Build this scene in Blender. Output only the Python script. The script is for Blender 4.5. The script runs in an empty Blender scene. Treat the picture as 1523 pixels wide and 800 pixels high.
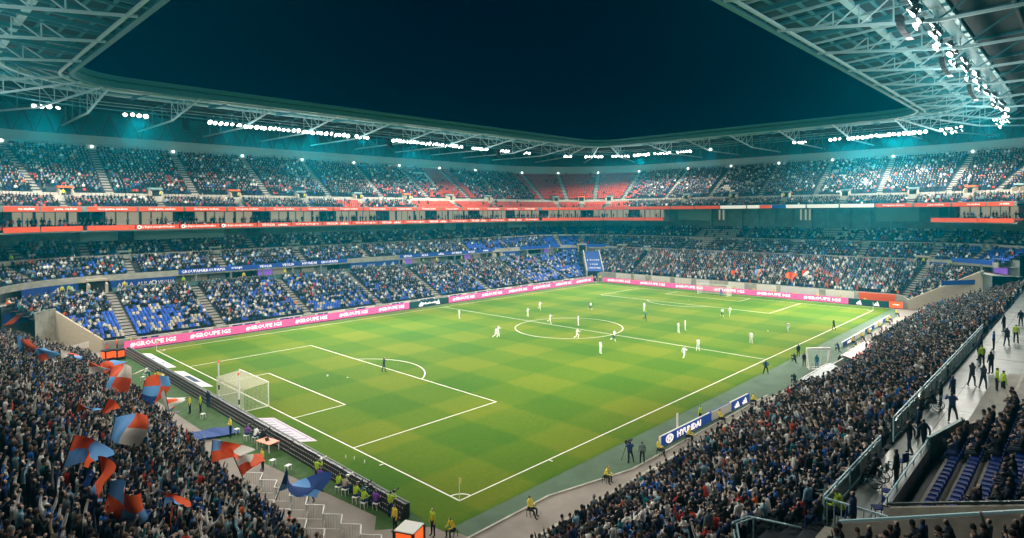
import bpy, bmesh, math, random
import numpy as np
from mathutils import Vector, Matrix
random.seed(7); RNG = np.random.default_rng(7)
scene = bpy.context.scene
COL = scene.collection

# ---------------------------------------------------------------- camera
cam_d = bpy.data.cameras.new('camera'); cam = bpy.data.objects.new('camera', cam_d); COL.objects.link(cam)
CAMP = np.array([-26.2416, -31.7179, 19.7246])
CAMR = np.array([[0.678413, 0.021125, -0.734377], [-0.734652, 0.010549, -0.678363], [-0.006583, 0.999721, 0.022676]])
M4 = Matrix.Identity(4)
for i in range(3):
    for j in range(3): M4[i][j] = CAMR[i, j]
    M4[i][3] = CAMP[i]
cam.matrix_world = M4
cam_d.sensor_fit = 'HORIZONTAL'; cam_d.sensor_width = 36; cam_d.lens = 21.1714
cam_d.shift_x = -0.02533; cam_d.shift_y = -0.042255
cam_d.clip_start = 0.3; cam_d.clip_end = 2000
scene.camera = cam

# ---------------------------------------------------------------- world: night sky
w = bpy.data.worlds.new('World'); scene.world = w; w.use_nodes = True
bg = w.node_tree.nodes['Background']; bg.inputs['Color'].default_value = (0.0, 0.07, 1.0, 1); bg.inputs['Strength'].default_value = 0.0105

# ---------------------------------------------------------------- render settings
vs = scene.view_settings; scene.display_settings.display_device = 'sRGB'
vs.view_transform = 'Standard'; vs.look = 'None'; vs.exposure = 0.0; vs.gamma = 1.0
cy = scene.cycles
cy.use_denoising = True; cy.use_light_tree = True
cy.max_bounces = 5; cy.diffuse_bounces = 2; cy.glossy_bounces = 2; cy.transmission_bounces = 3; cy.volume_bounces = 0; cy.transparent_max_bounces = 8
cy.sample_clamp_indirect = 4.0; cy.sample_clamp_direct = 0.0
cy.caustics_reflective = False; cy.caustics_refractive = False

SPOT_DEG = 64; SPILL = 0.088; GLOW = 0.017
LAMP_WATT = 56000.0      # one floodlight bank
LAMP_COL = (1.0, 0.95, 0.84)
HAZE_DENSITY = 0.00088

# ---------------------------------------------------------------- materials
MATS = {}
def mat(name, col, rough=0.7, metal=0.0, emit=0.0, ecol=None, noise=0.0, nscale=3.0, bump=0.0, bscale=20.0, spec=0.4):
    m = bpy.data.materials.new(name); m.use_nodes = True
    nt = m.node_tree; b = nt.nodes['Principled BSDF']
    b.inputs['Base Color'].default_value = (*col, 1); b.inputs['Roughness'].default_value = rough
    b.inputs['Metallic'].default_value = metal; b.inputs['Specular IOR Level'].default_value = spec
    if emit > 0:
        b.inputs['Emission Color'].default_value = (*(ecol or col), 1); b.inputs['Emission Strength'].default_value = emit
    if noise > 0 or bump > 0:
        tc = nt.nodes.new('ShaderNodeTexCoord')
    if noise > 0:
        n = nt.nodes.new('ShaderNodeTexNoise'); n.inputs['Scale'].default_value = nscale; n.inputs['Detail'].default_value = 6; n.inputs['Roughness'].default_value = 0.65
        nt.links.new(tc.outputs['Object'], n.inputs['Vector'])
        r = nt.nodes.new('ShaderNodeMapRange'); r.inputs[1].default_value = 0.3; r.inputs[2].default_value = 0.7
        r.inputs[3].default_value = 1 - noise; r.inputs[4].default_value = 1 + noise
        nt.links.new(n.outputs['Fac'], r.inputs[0])
        x = nt.nodes.new('ShaderNodeVectorMath'); x.operation = 'SCALE'; x.inputs[0].default_value = col
        nt.links.new(r.outputs[0], x.inputs['Scale']); nt.links.new(x.outputs[0], b.inputs['Base Color'])
    if bump > 0:
        n2 = nt.nodes.new('ShaderNodeTexNoise'); n2.inputs['Scale'].default_value = bscale; n2.inputs['Detail'].default_value = 5
        nt.links.new(tc.outputs['Object'], n2.inputs['Vector'])
        bm_ = nt.nodes.new('ShaderNodeBump'); bm_.inputs['Strength'].default_value = bump; bm_.inputs['Distance'].default_value = 0.05
        nt.links.new(n2.outputs['Fac'], bm_.inputs['Height']); nt.links.new(bm_.outputs[0], b.inputs['Normal'])
    MATS[name] = m
    return m

mat('concrete', (0.30, 0.29, 0.26), 0.85, noise=0.25, nscale=0.6, bump=0.2)
mat('path_concrete', (0.29, 0.25, 0.22), 0.85, noise=0.16, nscale=0.5, bump=0.15, bscale=8)
mat('wet_concrete', (0.115, 0.145, 0.14), 0.36, noise=0.55, nscale=0.45, bump=0.12, bscale=3)
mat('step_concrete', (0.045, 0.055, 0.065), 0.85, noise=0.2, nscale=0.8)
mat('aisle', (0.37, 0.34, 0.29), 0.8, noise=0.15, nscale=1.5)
mat('parapet', (0.44, 0.42, 0.36), 0.75, noise=0.30, nscale=0.9, bump=0.2, bscale=6)
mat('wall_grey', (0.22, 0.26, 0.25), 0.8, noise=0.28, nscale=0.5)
mat('dark', (0.012, 0.016, 0.02), 0.7)
mat('dark_steel', (0.03, 0.05, 0.055), 0.5, 0.3)
mat('steel_haze_pale', (0.40, 0.66, 0.74), 0.5)  # pale steel with the haze's teal cast put into its colour
mat('steel_haze_deep', (0.05, 0.25, 0.32), 0.5, 0.1)  # grey steel with the same teal cast put into its colour
mat('roof_sheet', (0.003, 0.052, 0.075), 0.6, noise=0.25, nscale=0.15)  # teal of the lit haze put into the sheet colour
mat('roof_sheet_shade', (0.003, 0.018, 0.022), 0.7, noise=0.25, nscale=0.15)  # shaded copy of the sheet, dimness beyond the lamp ring put into its colour
mat('roof_top', (0.10, 0.12, 0.12), 0.7)
mat('ring_hazed', (0.22, 0.34, 0.34), 0.7, noise=0.08, nscale=0.2)  # cream beam with the teal haze cast put into its colour
mat('facade', (0.004, 0.13, 0.15), 0.7, noise=0.3, nscale=0.2)  # teal haze glow over the facade put into its colour
mat('red_led', (0.50, 0.06, 0.02), 0.5, emit=0.55, ecol=(0.95, 0.085, 0.02))
mat('white_led', (0.7, 0.66, 0.6), 0.5, emit=0.75, ecol=(0.95, 0.85, 0.72))
mat('blue_led', (0.02, 0.07, 0.35), 0.5, emit=0.22, ecol=(0.01, 0.09, 0.5))
mat('pink_led', (0.7, 0.08, 0.28), 0.5, emit=0.62, ecol=(1.0, 0.16, 0.36))
mat('green_led', (0.01, 0.06, 0.06), 0.5, emit=0.10, ecol=(0.0, 0.14, 0.14))
mat('orange_led', (0.8, 0.12, 0.02), 0.5, emit=0.85, ecol=(1.0, 0.13, 0.02))
mat('text_led', (0.8, 0.78, 0.75), 0.5, emit=0.95, ecol=(1.0, 0.88, 0.82))
mat('purple_led', (0.3, 0.12, 0.6), 0.5, emit=0.45, ecol=(0.40, 0.16, 0.85))
mat('text_white', (0.8, 0.8, 0.78), 0.6)
mat('text_blue', (0.02, 0.05, 0.3), 0.6)
mat('blue_panel', (0.012, 0.055, 0.30), 0.5, noise=0.1)
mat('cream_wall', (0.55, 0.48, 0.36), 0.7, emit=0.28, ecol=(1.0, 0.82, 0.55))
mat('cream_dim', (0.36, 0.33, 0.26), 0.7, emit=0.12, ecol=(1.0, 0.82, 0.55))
mat('beige', (0.52, 0.44, 0.33), 0.7, noise=0.1)
mat('glass_dark', (0.01, 0.016, 0.02), 0.12, spec=0.7)
mat('glass_teal', (0.10, 0.20, 0.19), 0.15, spec=0.6)
mat('line_white', (0.78, 0.77, 0.70), 0.8)
mat('white_paint', (0.80, 0.79, 0.74), 0.45)
mat('mat_white', (0.72, 0.68, 0.66), 0.8, noise=0.08, nscale=0.8)
mat('mat_pinkish', (0.62, 0.52, 0.58), 0.8, noise=0.1)
mat('mat_print', (0.32, 0.30, 0.42), 0.8)
mat('mat_navy', (0.02, 0.05, 0.12), 0.8)
mat('net', (0.80, 0.74, 0.62), 0.8)
mat('black_plastic', (0.012, 0.013, 0.016), 0.45)
mat('lamp_housing', (0.10, 0.13, 0.13), 0.4, 0.5)
mat('lamp_lens', (1, 1, 1), 0.3, emit=9.0, ecol=(1.0, 0.92, 0.80))
mat('dot_lens', (1, 1, 1), 0.3, emit=9.0, ecol=(1.0, 0.92, 0.8))
mat('seat_blue_one', (0.004, 0.020, 0.13), 0.7, spec=0.1)
mat('vest_yellow', (0.75, 0.62, 0.06), 0.6, emit=0.0)
mat('vest_lime', (0.40, 0.60, 0.03), 0.6)
mat('vest_orange', (0.85, 0.13, 0.03), 0.6)
mat('red_roof', (0.60, 0.10, 0.08), 0.4)
mat('yellow_flag', (0.75, 0.60, 0.12), 0.7)
mat('flag_red', (0.95, 0.12, 0.03), 0.75)
mat('flag_blue', (0.16, 0.42, 0.85), 0.75)
mat('flag_navy', (0.012, 0.06, 0.26), 0.75)
mat('flag_white', (0.82, 0.76, 0.68), 0.75)
mat('orange_glow', (0.8, 0.3, 0.2), 0.6, emit=0.3, ecol=(1, .25, .12))  # mild glow put into the orange top, no lamp there
# clothing palette for individual figures
CLOTH = {
 'black': (0.003, 0.007, 0.013), 'dark navy': (0.004, 0.013, 0.036), 'charcoal': (0.011, 0.020, 0.028), 'navy blue': (0.010, 0.035, 0.12),
 'grey': (0.13, 0.17, 0.18), 'white': (0.80, 0.80, 0.76), 'royal blue': (0.02, 0.13, 0.45), 'pale blue': (0.24, 0.44, 0.54), 'red': (0.50, 0.035, 0.025),
 'orange': (0.75, 0.14, 0.03), 'beige': (0.44, 0.38, 0.30), 'brown': (0.075, 0.055, 0.04), 'teal': (0.02, 0.19, 0.22), 'purple': (0.20, 0.06, 0.38), 'dark green': (0.02, 0.06, 0.035)}
for k, c in CLOTH.items(): mat('cloth ' + k, c, 0.8)
SKINS = [(0.50, 0.34, 0.27), (0.42, 0.28, 0.22), (0.26, 0.17, 0.13), (0.12, 0.075, 0.055), (0.58, 0.42, 0.34)]
for i, c in enumerate(SKINS): mat('skin %d' % i, c, 0.55)
HAIRS = [(0.006, 0.006, 0.007), (0.016, 0.012, 0.010), (0.045, 0.028, 0.018), (0.14, 0.095, 0.055), (0.22, 0.22, 0.21)]
for i, c in enumerate(HAIRS): mat('hair %d' % i, c, 0.6)

def attr_mat(name, rough):
    m = bpy.data.materials.new(name); m.use_nodes = True; nt = m.node_tree
    a = nt.nodes.new('ShaderNodeAttribute'); a.attribute_name = 'paint'
    b = nt.nodes['Principled BSDF']; b.inputs['Roughness'].default_value = rough; b.inputs['Specular IOR Level'].default_value = 0.3
    nt.links.new(a.outputs['Color'], b.inputs['Base Color']); MATS[name] = m; return m
attr_mat('crowd_cloth', 0.8); attr_mat('seat_plastic', 0.6)

def grass_mat():
    m = bpy.data.materials.new('grass'); m.use_nodes = True; nt = m.node_tree; N = nt.nodes; L = nt.links
    b = N['Principled BSDF']; b.inputs['Roughness'].default_value = 0.9; b.inputs['Specular IOR Level'].default_value = 0.08
    tc = N.new('ShaderNodeTexCoord'); sp = N.new('ShaderNodeSeparateXYZ'); L.new(tc.outputs['Object'], sp.inputs[0])
    nz = N.new('ShaderNodeTexNoise'); nz.inputs['Scale'].default_value = 0.5; nz.inputs['Detail'].default_value = 4; L.new(tc.outputs['Object'], nz.inputs['Vector'])
    def math_(op, a, bv=None, c=None):
        n = N.new('ShaderNodeMath'); n.operation = op
        for i, v in enumerate((a, bv, c)):
            if v is None: continue
            if isinstance(v, (int, float)): n.inputs[i].default_value = v
            else: L.new(v, n.inputs[i])
        return n.outputs[0]
    def stripe(sock, period, off):
        v = math_('ADD', math_('MULTIPLY', sock, math.pi / period), off)
        v = math_('ADD', v, math_('MULTIPLY', math_('SUBTRACT', nz.outputs['Fac'], 0.5), 0.5))
        s = math_('MULTIPLY', math_('SINE', v), 5.0)
        return math_('MINIMUM', math_('MAXIMUM', s, -1.0), 1.0)
    sx = stripe(sp.outputs['X'], 5.5, 0.0); sy = stripe(sp.outputs['Y'], 6.72, 0.92)
    chk = math_('ADD', math_('MULTIPLY', sx, 0.18), math_('MULTIPLY', sy, 0.16))
    n2 = N.new('ShaderNodeTexNoise'); n2.inputs['Scale'].default_value = 2.2; n2.inputs['Detail'].default_value = 7; n2.inputs['Roughness'].default_value = 0.7; L.new(tc.outputs['Object'], n2.inputs['Vector'])
    n3 = N.new('ShaderNodeTexNoise'); n3.inputs['Scale'].default_value = 0.07; n3.inputs['Detail'].default_value = 3; L.new(tc.outputs['Object'], n3.inputs['Vector'])
    f = math_('ADD', chk, math_('MULTIPLY', math_('SUBTRACT', n2.outputs['Fac'], 0.5), 0.85))
    f = math_('ADD', f, math_('MULTIPLY', math_('SUBTRACT', n3.outputs['Fac'], 0.5), 0.9))
    n5 = N.new('ShaderNodeTexNoise'); n5.inputs['Scale'].default_value = 6.5; n5.inputs['Detail'].default_value = 5; n5.inputs['Roughness'].default_value = 0.8; L.new(tc.outputs['Object'], n5.inputs['Vector'])
    f = math_('ADD', f, math_('MULTIPLY', math_('SUBTRACT', n5.outputs['Fac'], 0.5), 0.9))
    f = math_('ADD', math_('MULTIPLY', f, 0.5), 0.5)
    cr = N.new('ShaderNodeValToRGB'); e = cr.color_ramp.elements
    e[0].position = 0.1; e[0].color = (0.022, 0.104, 0.008, 1); e[1].position = 0.9; e[1].color = (0.165, 0.185, 0.013, 1)
    mid = cr.color_ramp.elements.new(0.5); mid.color = (0.078, 0.145, 0.009, 1)
    L.new(f, cr.inputs[0]); L.new(cr.outputs[0], b.inputs['Base Color'])
    n4 = N.new('ShaderNodeTexNoise'); n4.inputs['Scale'].default_value = 14; n4.inputs['Detail'].default_value = 4; L.new(tc.outputs['Object'], n4.inputs['Vector'])
    bp = N.new('ShaderNodeBump'); bp.inputs['Strength'].default_value = 0.5; bp.inputs['Distance'].default_value = 0.06
    L.new(n4.outputs['Fac'], bp.inputs['Height']); L.new(bp.outputs[0], b.inputs['Normal'])
    MATS['grass'] = m
grass_mat()
mat('turf_dark', (0.035, 0.095, 0.014), 0.85, noise=0.35, nscale=1.2, bump=0.4, bscale=12)
mat('turf_grey', (0.080, 0.135, 0.082), 0.85, noise=0.22, nscale=0.35, bump=0.3, bscale=10)

# ---------------------------------------------------------------- helpers
def tag(o, label=None, cat=None, group=None, kind=None):
    if label: o['label'] = label
    if cat: o['category'] = cat
    if group: o['group'] = group
    if kind: o['kind'] = kind
    return o
def empty(name, loc=(0, 0, 0), label=None, cat=None, group=None, rz=0.0):
    o = bpy.data.objects.new(name, None); COL.objects.link(o); o.location = loc; o.rotation_euler = (0, 0, rz); o.empty_display_size = 0.3
    return tag(o, label, cat, group)
def place(name, me, parent=None, loc=(0, 0, 0), rz=0.0):
    o = bpy.data.objects.new(name, me); COL.objects.link(o); o.location = loc; o.rotation_euler = (0, 0, rz)
    if parent is not None: o.parent = parent
    return o
class MB:
    def __init__(s): s.v = []; s.f = []; s.m = []
    def quad(s, a, b, c, d, mi=0):
        n = len(s.v); s.v += [tuple(a), tuple(b), tuple(c), tuple(d)]; s.f.append((n, n+1, n+2, n+3)); s.m.append(mi)
    def poly(s, pts, mi=0):
        n = len(s.v); s.v += [tuple(p) for p in pts]; s.f.append(tuple(range(n, n+len(pts)))); s.m.append(mi)
    def hexa(s, p, mi=0):       # 8 points: bottom 4 ccw, top 4 ccw
        n = len(s.v); s.v += [tuple(q) for q in p]
        for f in ((3, 2, 1, 0), (4, 5, 6, 7), (0, 1, 5, 4), (1, 2, 6, 5), (2, 3, 7, 6), (3, 0, 4, 7)): s.f.append(tuple(n+i for i in f)); s.m.append(mi)
    def box(s, x0, x1, y0, y1, z0, z1, mi=0):
        s.hexa([(x0, y0, z0), (x1, y0, z0), (x1, y1, z0), (x0, y1, z0), (x0, y0, z1), (x1, y0, z1), (x1, y1, z1), (x0, y1, z1)], mi)
    def bar(s, a, b, w, h=None, mi=0):      # rectangular bar between two points
        a = Vector(a); b = Vector(b); d = (b - a)
        if d.length < 1e-6: return
        d.normalize(); h = h or w
        up = Vector((0, 0, 1)) if abs(d.z) < 0.95 else Vector((0, 1, 0))
        sd = d.cross(up).normalized(); up = sd.cross(d)
        P = []
        for e in (a, b): P += [e - sd*w/2 - up*h/2, e + sd*w/2 - up*h/2, e + sd*w/2 + up*h/2, e - sd*w/2 + up*h/2]
        s.hexa([P[0], P[4], P[5], P[1], P[3], P[7], P[6], P[2]], mi)
    def tube(s, pts, rad, n=8, mi=0, cap=True):
        pts = [Vector(p) for p in pts]; rings = []
        if not isinstance(rad, (list, tuple)): rad = [rad]*len(pts)
        for i, p in enumerate(pts):
            d = (pts[min(i+1, len(pts)-1)] - pts[max(i-1, 0)]).normalized()
            up = Vector((0, 0, 1)) if abs(d.z) < 0.9 else Vector((0, 1, 0))
            sd = d.cross(up).normalized(); u2 = sd.cross(d); k = len(s.v); rings.append(k)
            for j in range(n):
                a = 2*math.pi*j/n; s.v.append(tuple(p + sd*math.cos(a)*rad[i] + u2*math.sin(a)*rad[i]))
        for a, b in zip(rings, rings[1:]):
            for j in range(n): s.f.append((a+j, a+(j+1) % n, b+(j+1) % n, b+j)); s.m.append(mi)
        if cap:
            s.f.append(tuple(rings[0]+j for j in range(n))[::-1]); s.m.append(mi); s.f.append(tuple(rings[-1]+j for j in range(n))); s.m.append(mi)
    def mesh(s, name, mats):
        me = bpy.data.meshes.new(name); me.from_pydata(s.v, [], s.f)
        for k in ([mats] if isinstance(mats, str) else mats): me.materials.append(MATS[k])
        if len(me.materials) > 1: me.polygons.foreach_set('material_index', s.m)
        me.update(); return me
    def build(s, name, mats, parent=None, loc=(0, 0, 0), rz=0.0): return place(name, s.mesh(name, mats), parent, loc, rz)

def boxobj(name, m, x0, x1, y0, y1, z0, z1, parent=None):
    b = MB(); b.box(x0, x1, y0, y1, z0, z1); return b.build(name, m, parent)

TXT = {}
def text_mesh(body, bold=0.0):
    """a word as a mesh, one unit tall, centred, lying in x (right) / z (up), facing -y"""
    if (body, bold) in TXT: return TXT[(body, bold)]
    cu = bpy.data.curves.new('word', 'FONT'); cu.body = body; cu.resolution_u = 1; cu.extrude = 0.012; cu.offset = bold; cu.size = 1.0
    o = bpy.data.objects.new('word', cu); COL.objects.link(o)
    me = bpy.data.meshes.new_from_object(o.evaluated_get(bpy.context.evaluated_depsgraph_get()))
    bpy.data.objects.remove(o); bpy.data.curves.remove(cu)
    n = len(me.vertices); co = np.empty(n*3, np.float32); me.vertices.foreach_get('co', co); co = co.reshape(-1, 3)
    c = (co.min(0) + co.max(0)) / 2; h = co[:, 1].max() - co[:, 1].min(); co = (co - c) / h
    out = np.stack([co[:, 0], -co[:, 2], co[:, 1]], 1); me.vertices.foreach_set('co', out.ravel().astype(np.float32)); me.update()
    TXT[(body, bold)] = (me, float(co[:, 0].max() - co[:, 0].min())); return TXT[(body, bold)]
TXM = {}
def word(body, parent, loc, yaw, height, m='text_led', width=None, name='lettering', bold=0.0):
    me, wd = text_mesh(body, bold); key = (body, m, bold)
    if key not in TXM:
        c = me.copy(); c.materials.clear(); c.materials.append(MATS[m]); TXM[key] = c
    o = place(name, TXM[key], parent, loc, yaw); sx = height if width is None else width / wd
    o.scale = (sx, 1.0, height); return o

def np_mesh(name, V, F, mats, paint=None):
    me = bpy.data.meshes.new(name); V = np.asarray(V, np.float32); F = np.asarray(F, np.int32)
    me.vertices.add(len(V)); me.vertices.foreach_set('co', V.ravel())
    me.loops.add(F.size); me.loops.foreach_set('vertex_index', F.ravel())
    me.polygons.add(len(F)); me.polygons.foreach_set('loop_start', np.arange(0, F.size, F.shape[1], dtype=np.int32))
    me.update(calc_edges=True)
    for k in mats: me.materials.append(MATS[k])
    if paint is not None:
        a = me.attributes.new('paint', 'FLOAT_COLOR', 'FACE')
        c = np.ones((len(F), 4), np.float32); c[:, :3] = paint; a.data.foreach_set('color', c.ravel())
    return me

def project(P):
    d = (np.asarray(P, float) - CAMP) @ CAMR; wv = np.maximum(-d[:, 2], 1e-3); f = 895.669
    return np.stack([800.078 + f*d[:, 0]/wv, 335.645 - f*d[:, 1]/wv], 1), -d[:, 2]
def in_frame(P, m=60):
    q, dep = project(P); return (dep > 1) & (q[:, 0] > -m) & (q[:, 0] < 1523+m) & (q[:, 1] > -m) & (q[:, 1] < 800+m)
# ================================================================ GROUND AND PITCH
def sheet(name, m, pts, z, label=None):
    b = MB(); b.poly([(x, y, z) for x, y in pts]); o = b.build(name, m); o['kind'] = 'structure'
    if label: o['label'] = label
    return o
sheet('ground', 'concrete', [(-400, -400), (500, -400), (500, 500), (-400, 500)], -0.03, 'grey concrete ground under the stadium')
sheet('path', 'path_concrete', [(-15, -12), (113, -12), (113, 74), (-15, 74)], -0.012, 'pale concrete path round the pitch')
sheet('path_turf', 'turf_grey', [(-2.6, -4.05), (4.5, -4.05), (12, -5.9), (37, -6.2), (39, -9.6), (64, -9.6), (66, -6.0), (100, -5.2), (109, -3), (109.6, 71), (-3.5, 71), (-3.4, 3)], -0.006, 'grey green artificial turf strip beside the touchline')
sheet('field', 'turf_dark', [(-6.0, 1.0), (-3.3, -1.4), (-3.2, -2.4), (-2.6, -3.4), (-2.4, 3), (-2.4, 71), (-7.3, 62), (-7.1, 28), (-6.3, 16), (-5.6, 8.4), (-5.0, 2.4)], -0.004, 'dark turf strip behind the photographers')
pitch = sheet('pitch', 'grass', [(-3.2, -2.38), (109.2, -2.38), (109.2, 70.2), (-3.2, 70.2)], 0.0, 'mown green football pitch with chequered stripes')
for k, c in (('grass', None),):
    pass
def mark(pts_or_mb, name='pitch_line'):
    o = pts_or_mb.build(name, 'line_white'); o['kind'] = 'structure'; return o
LZ = 0.005; LW = 0.12
def line(x0, y0, x1, y1):
    b = MB(); d = Vector((x1-x0, y1-y0, 0)).normalized(); n = Vector((-d.y, d.x, 0))*LW/2
    a = Vector((x0, y0, LZ)); c = Vector((x1, y1, LZ)); b.quad(a-n, c-n, c+n, a+n); return mark(b)
def arc(cx, cy, r, a0, a1, n=48):
    b = MB()
    for i in range(n):
        t0 = a0+(a1-a0)*i/n; t1 = a0+(a1-a0)*(i+1)/n
        P = lambda t, q: (cx+q*math.cos(t), cy+q*math.sin(t), LZ+0.002)
        b.quad(P(t0, r-LW/2), P(t0, r+LW/2), P(t1, r+LW/2), P(t1, r-LW/2))
    return mark(b)
line(-0.07, 0, 105.07, 0); line(-0.07, 68, 105.07, 68); line(0, 0.07, 0, 67.93); line(105, 0.07, 105, 67.93); line(52.5, 0.07, 52.5, 67.93)
for x0, sg in ((0, 1), (105, -1)):
    for dp, hw in ((16.5, 20.16), (5.5, 9.16)):
        line(x0+sg*0.07, 34-hw, x0+sg*dp, 34-hw); line(x0+sg*0.07, 34+hw, x0+sg*dp, 34+hw); line(x0+sg*dp, 34-hw-0.07, x0+sg*dp, 34+hw+0.07)
    a = math.acos(5.5/9.15)
    arc(x0+sg*11, 34, 9.15, (0 if sg > 0 else math.pi)-a, (0 if sg > 0 else math.pi)+a, 24)
    b = MB(); b.poly([(x0+sg*11+0.11*math.cos(t*0.6283), 34+0.11*math.sin(t*0.6283), LZ) for t in range(10)]); mark(b, 'penalty_spot')
arc(52.5, 34, 9.15, 0, 2*math.pi, 72)
for cx, cy_, a in ((0, 0, 0), (105, 0, math.pi/2), (105, 68, math.pi), (0, 68, -math.pi/2)): arc(cx, cy_, 1.0, a, a+math.pi/2, 8)
b = MB(); b.quad((2.0-0.0, -9.2, LZ), (2.0, -9.2, LZ), (2, -9.2, LZ), (2, -9.2, LZ))
# corner tick marks
line(-0.45, 9.15, -0.12, 9.15); line(9.15, -0.45, 9.15, -0.12)
# kerb between turf and path along the touchline
kb = MB()
kp = [(-3.0, -4.12), (4.5, -4.12), (12, -6.0), (37.2, -6.32)]
for (xa, ya), (xb, yb) in zip(kp, kp[1:]): kb.bar((xa, ya, 0.03), (xb, yb, 0.03), 0.16, 0.1)
o = kb.build('kerb', 'parapet'); o['kind'] = 'structure'

# ================================================================ BOWL SWEEP
# plan: straight far side (S, along x), corner (C), straight end (E, along y), corner (R), left corner (A).
# a profile point is (X on the end, Y on the side, z on the end, z on the side)
CX, CY = 109.0, 71.0
def pos(st, k):
    t, u = st; X, Y, ze, zs = k
    if t == 'S': return (u, Y, zs)
    if t == 'E': return (X, u, ze)
    if t == 'C': return (CX+(X-CX)*math.cos(u), CY+(Y-CY)*math.sin(u), ze+(zs-ze)*u/(math.pi/2))
    if t == 'R': return (CX+(X-CX)*math.cos(u), 68-CY-(Y-CY)*math.sin(u), ze+(zs-ze)*u/(math.pi/2))
    if t == 'A': return (105-CX-(X-CX)*math.cos(u), CY+(Y-CY)*math.sin(u), ze+(zs-ze)*min(1, u/(math.pi/2)*0.35+0.65))
def inward(st):
    t, u = st
    if t == 'S': return (0, -1)
    if t == 'E': return (-1, 0)
    if t == 'C': return (-math.cos(u), -math.sin(u))
    if t == 'R': return (-math.cos(u), math.sin(u))
    return (math.cos(u), -math.sin(u))
H = math.pi/2; D = math.radians
def stations(a0=None, s0=-4.0, s1=CX, c=True, e=True, r1=None, nc=14):
    L = []
    if a0 is not None: L += [('A', a0+(H-a0)*i/8) for i in range(8)]
    L += [('S', s0), ('S', s1)]
    if c: L += [('C', H*(1-i/nc)) for i in range(1, nc)]
    if e: L += [('E', CY), ('E', 68-CY)]
    if r1 is not None: L += [('R', r1*i/8) for i in range(1, 9)]
    return L
def strip(mb, prof, sts, mi=0):
    n0 = len(mb.v)
    for st in sts:
        for k in prof: mb.v.append(pos(st, k))
    m = len(prof)
    for i in range(len(sts)-1):
        for j in range(m-1):
            a = n0+i*m+j; mb.f.append((a, a+m, a+m+1, a+1)); mb.m.append(mi)
def lerp(a, b, t): return tuple(x+(y-x)*t for x, y in zip(a, b))
TIERS = {
 'L1': ((112, 74, 1.9, 1.3), (122, 87, 8.0, 6.9), 15),
 'L1x': ((118.667, 82.667, 5.967, 5.033), (122, 87, 8.0, 6.9), 5),
 'L2a': ((123.2, 89.0, 8.7, 9.3), (129.5, 93.6, 11.7, 12.0), 6),
 'L2b': ((130.9, 95.0, 12.2, 12.5), (136, 99, 14.8, 14.8), 5),
 'UF': ((124.6, 92.1, 20.75, 20.75), (128.6, 96.1, 22.5, 22.5), 4),
 'UM': ((129.8, 97.3, 23.6, 23.6), (143, 110.5, 32.4, 32.4), 17)}
def row(tn, i, f=0.0):
    a, b, n = TIERS[tn]; k = lerp(a, b, (i+f)/n); z = lerp(a, b, i/n); return (k[0], k[1], z[2], z[3])
def step_profile(tn):
    P = []; n = TIERS[tn][2]
    for i in range(n):
        P.append(row(tn, i)); q = row(tn, i, 1.0); P.append(q)
    return P
ST = {'L1x': [('A', D(28)+D(26.8)*i/6) for i in range(7)], 'L1': stations(D(55), r1=D(52)), 'L2a': stations(D(30), r1=D(62)), 'L2b': stations(D(30), r1=D(62)), 'UF': stations(D(30), r1=D(62)), 'UM': stations(D(30), r1=D(62))}
AIS = {   # aisles as stations
 'L1x': [], 'L1': [('S', x) for x in (-1.6, 11, 26, 41, 56, 71, 86, 100)]+[('E', 61.5), ('R', D(12))],
 'L2a': [('A', D(60))]+[('S', x) for x in (2.2, 17.2, 33, 48, 63, 78, 93)]+[('C', D(70)), ('C', D(46)), ('C', D(22)), ('E', 52), ('E', 37.5), ('E', 23), ('E', 7.5), ('R', D(10)), ('R', D(35))],
 'UM': [('A', D(76)), ('A', D(55))]+[('S', x) for x in (1, 15, 29, 43, 57, 71, 85, 99)]+[('C', D(74)), ('C', D(53)), ('C', D(32)), ('C', D(11)), ('E', 61), ('E', 47), ('E', 33), ('E', 19), ('E', 4.9), ('R', D(12)), ('R', D(33)), ('R', D(54))]}
AIS['L2b'] = [('A', D(70))]+[('S', x) for x in (-3, 9.5, 25, 40.5, 55.5, 70.5, 85.5, 101)]+[('C', D(58)), ('C', D(34)), ('C', D(10)), ('E', 52), ('E', 37.5), ('E', 23), ('E', 10), ('R', D(10)), ('R', D(30))]
AIS['UF'] = [('A', D(82))]+[('S', x) for x in (8, 22, 36, 50, 64, 78, 92)]+[('C', D(63)), ('C', D(42)), ('C', D(21)), ('E', 54), ('E', 40), ('E', 26), ('E', 12), ('E', -2), ('R', D(22)), ('R', D(44))]

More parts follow.
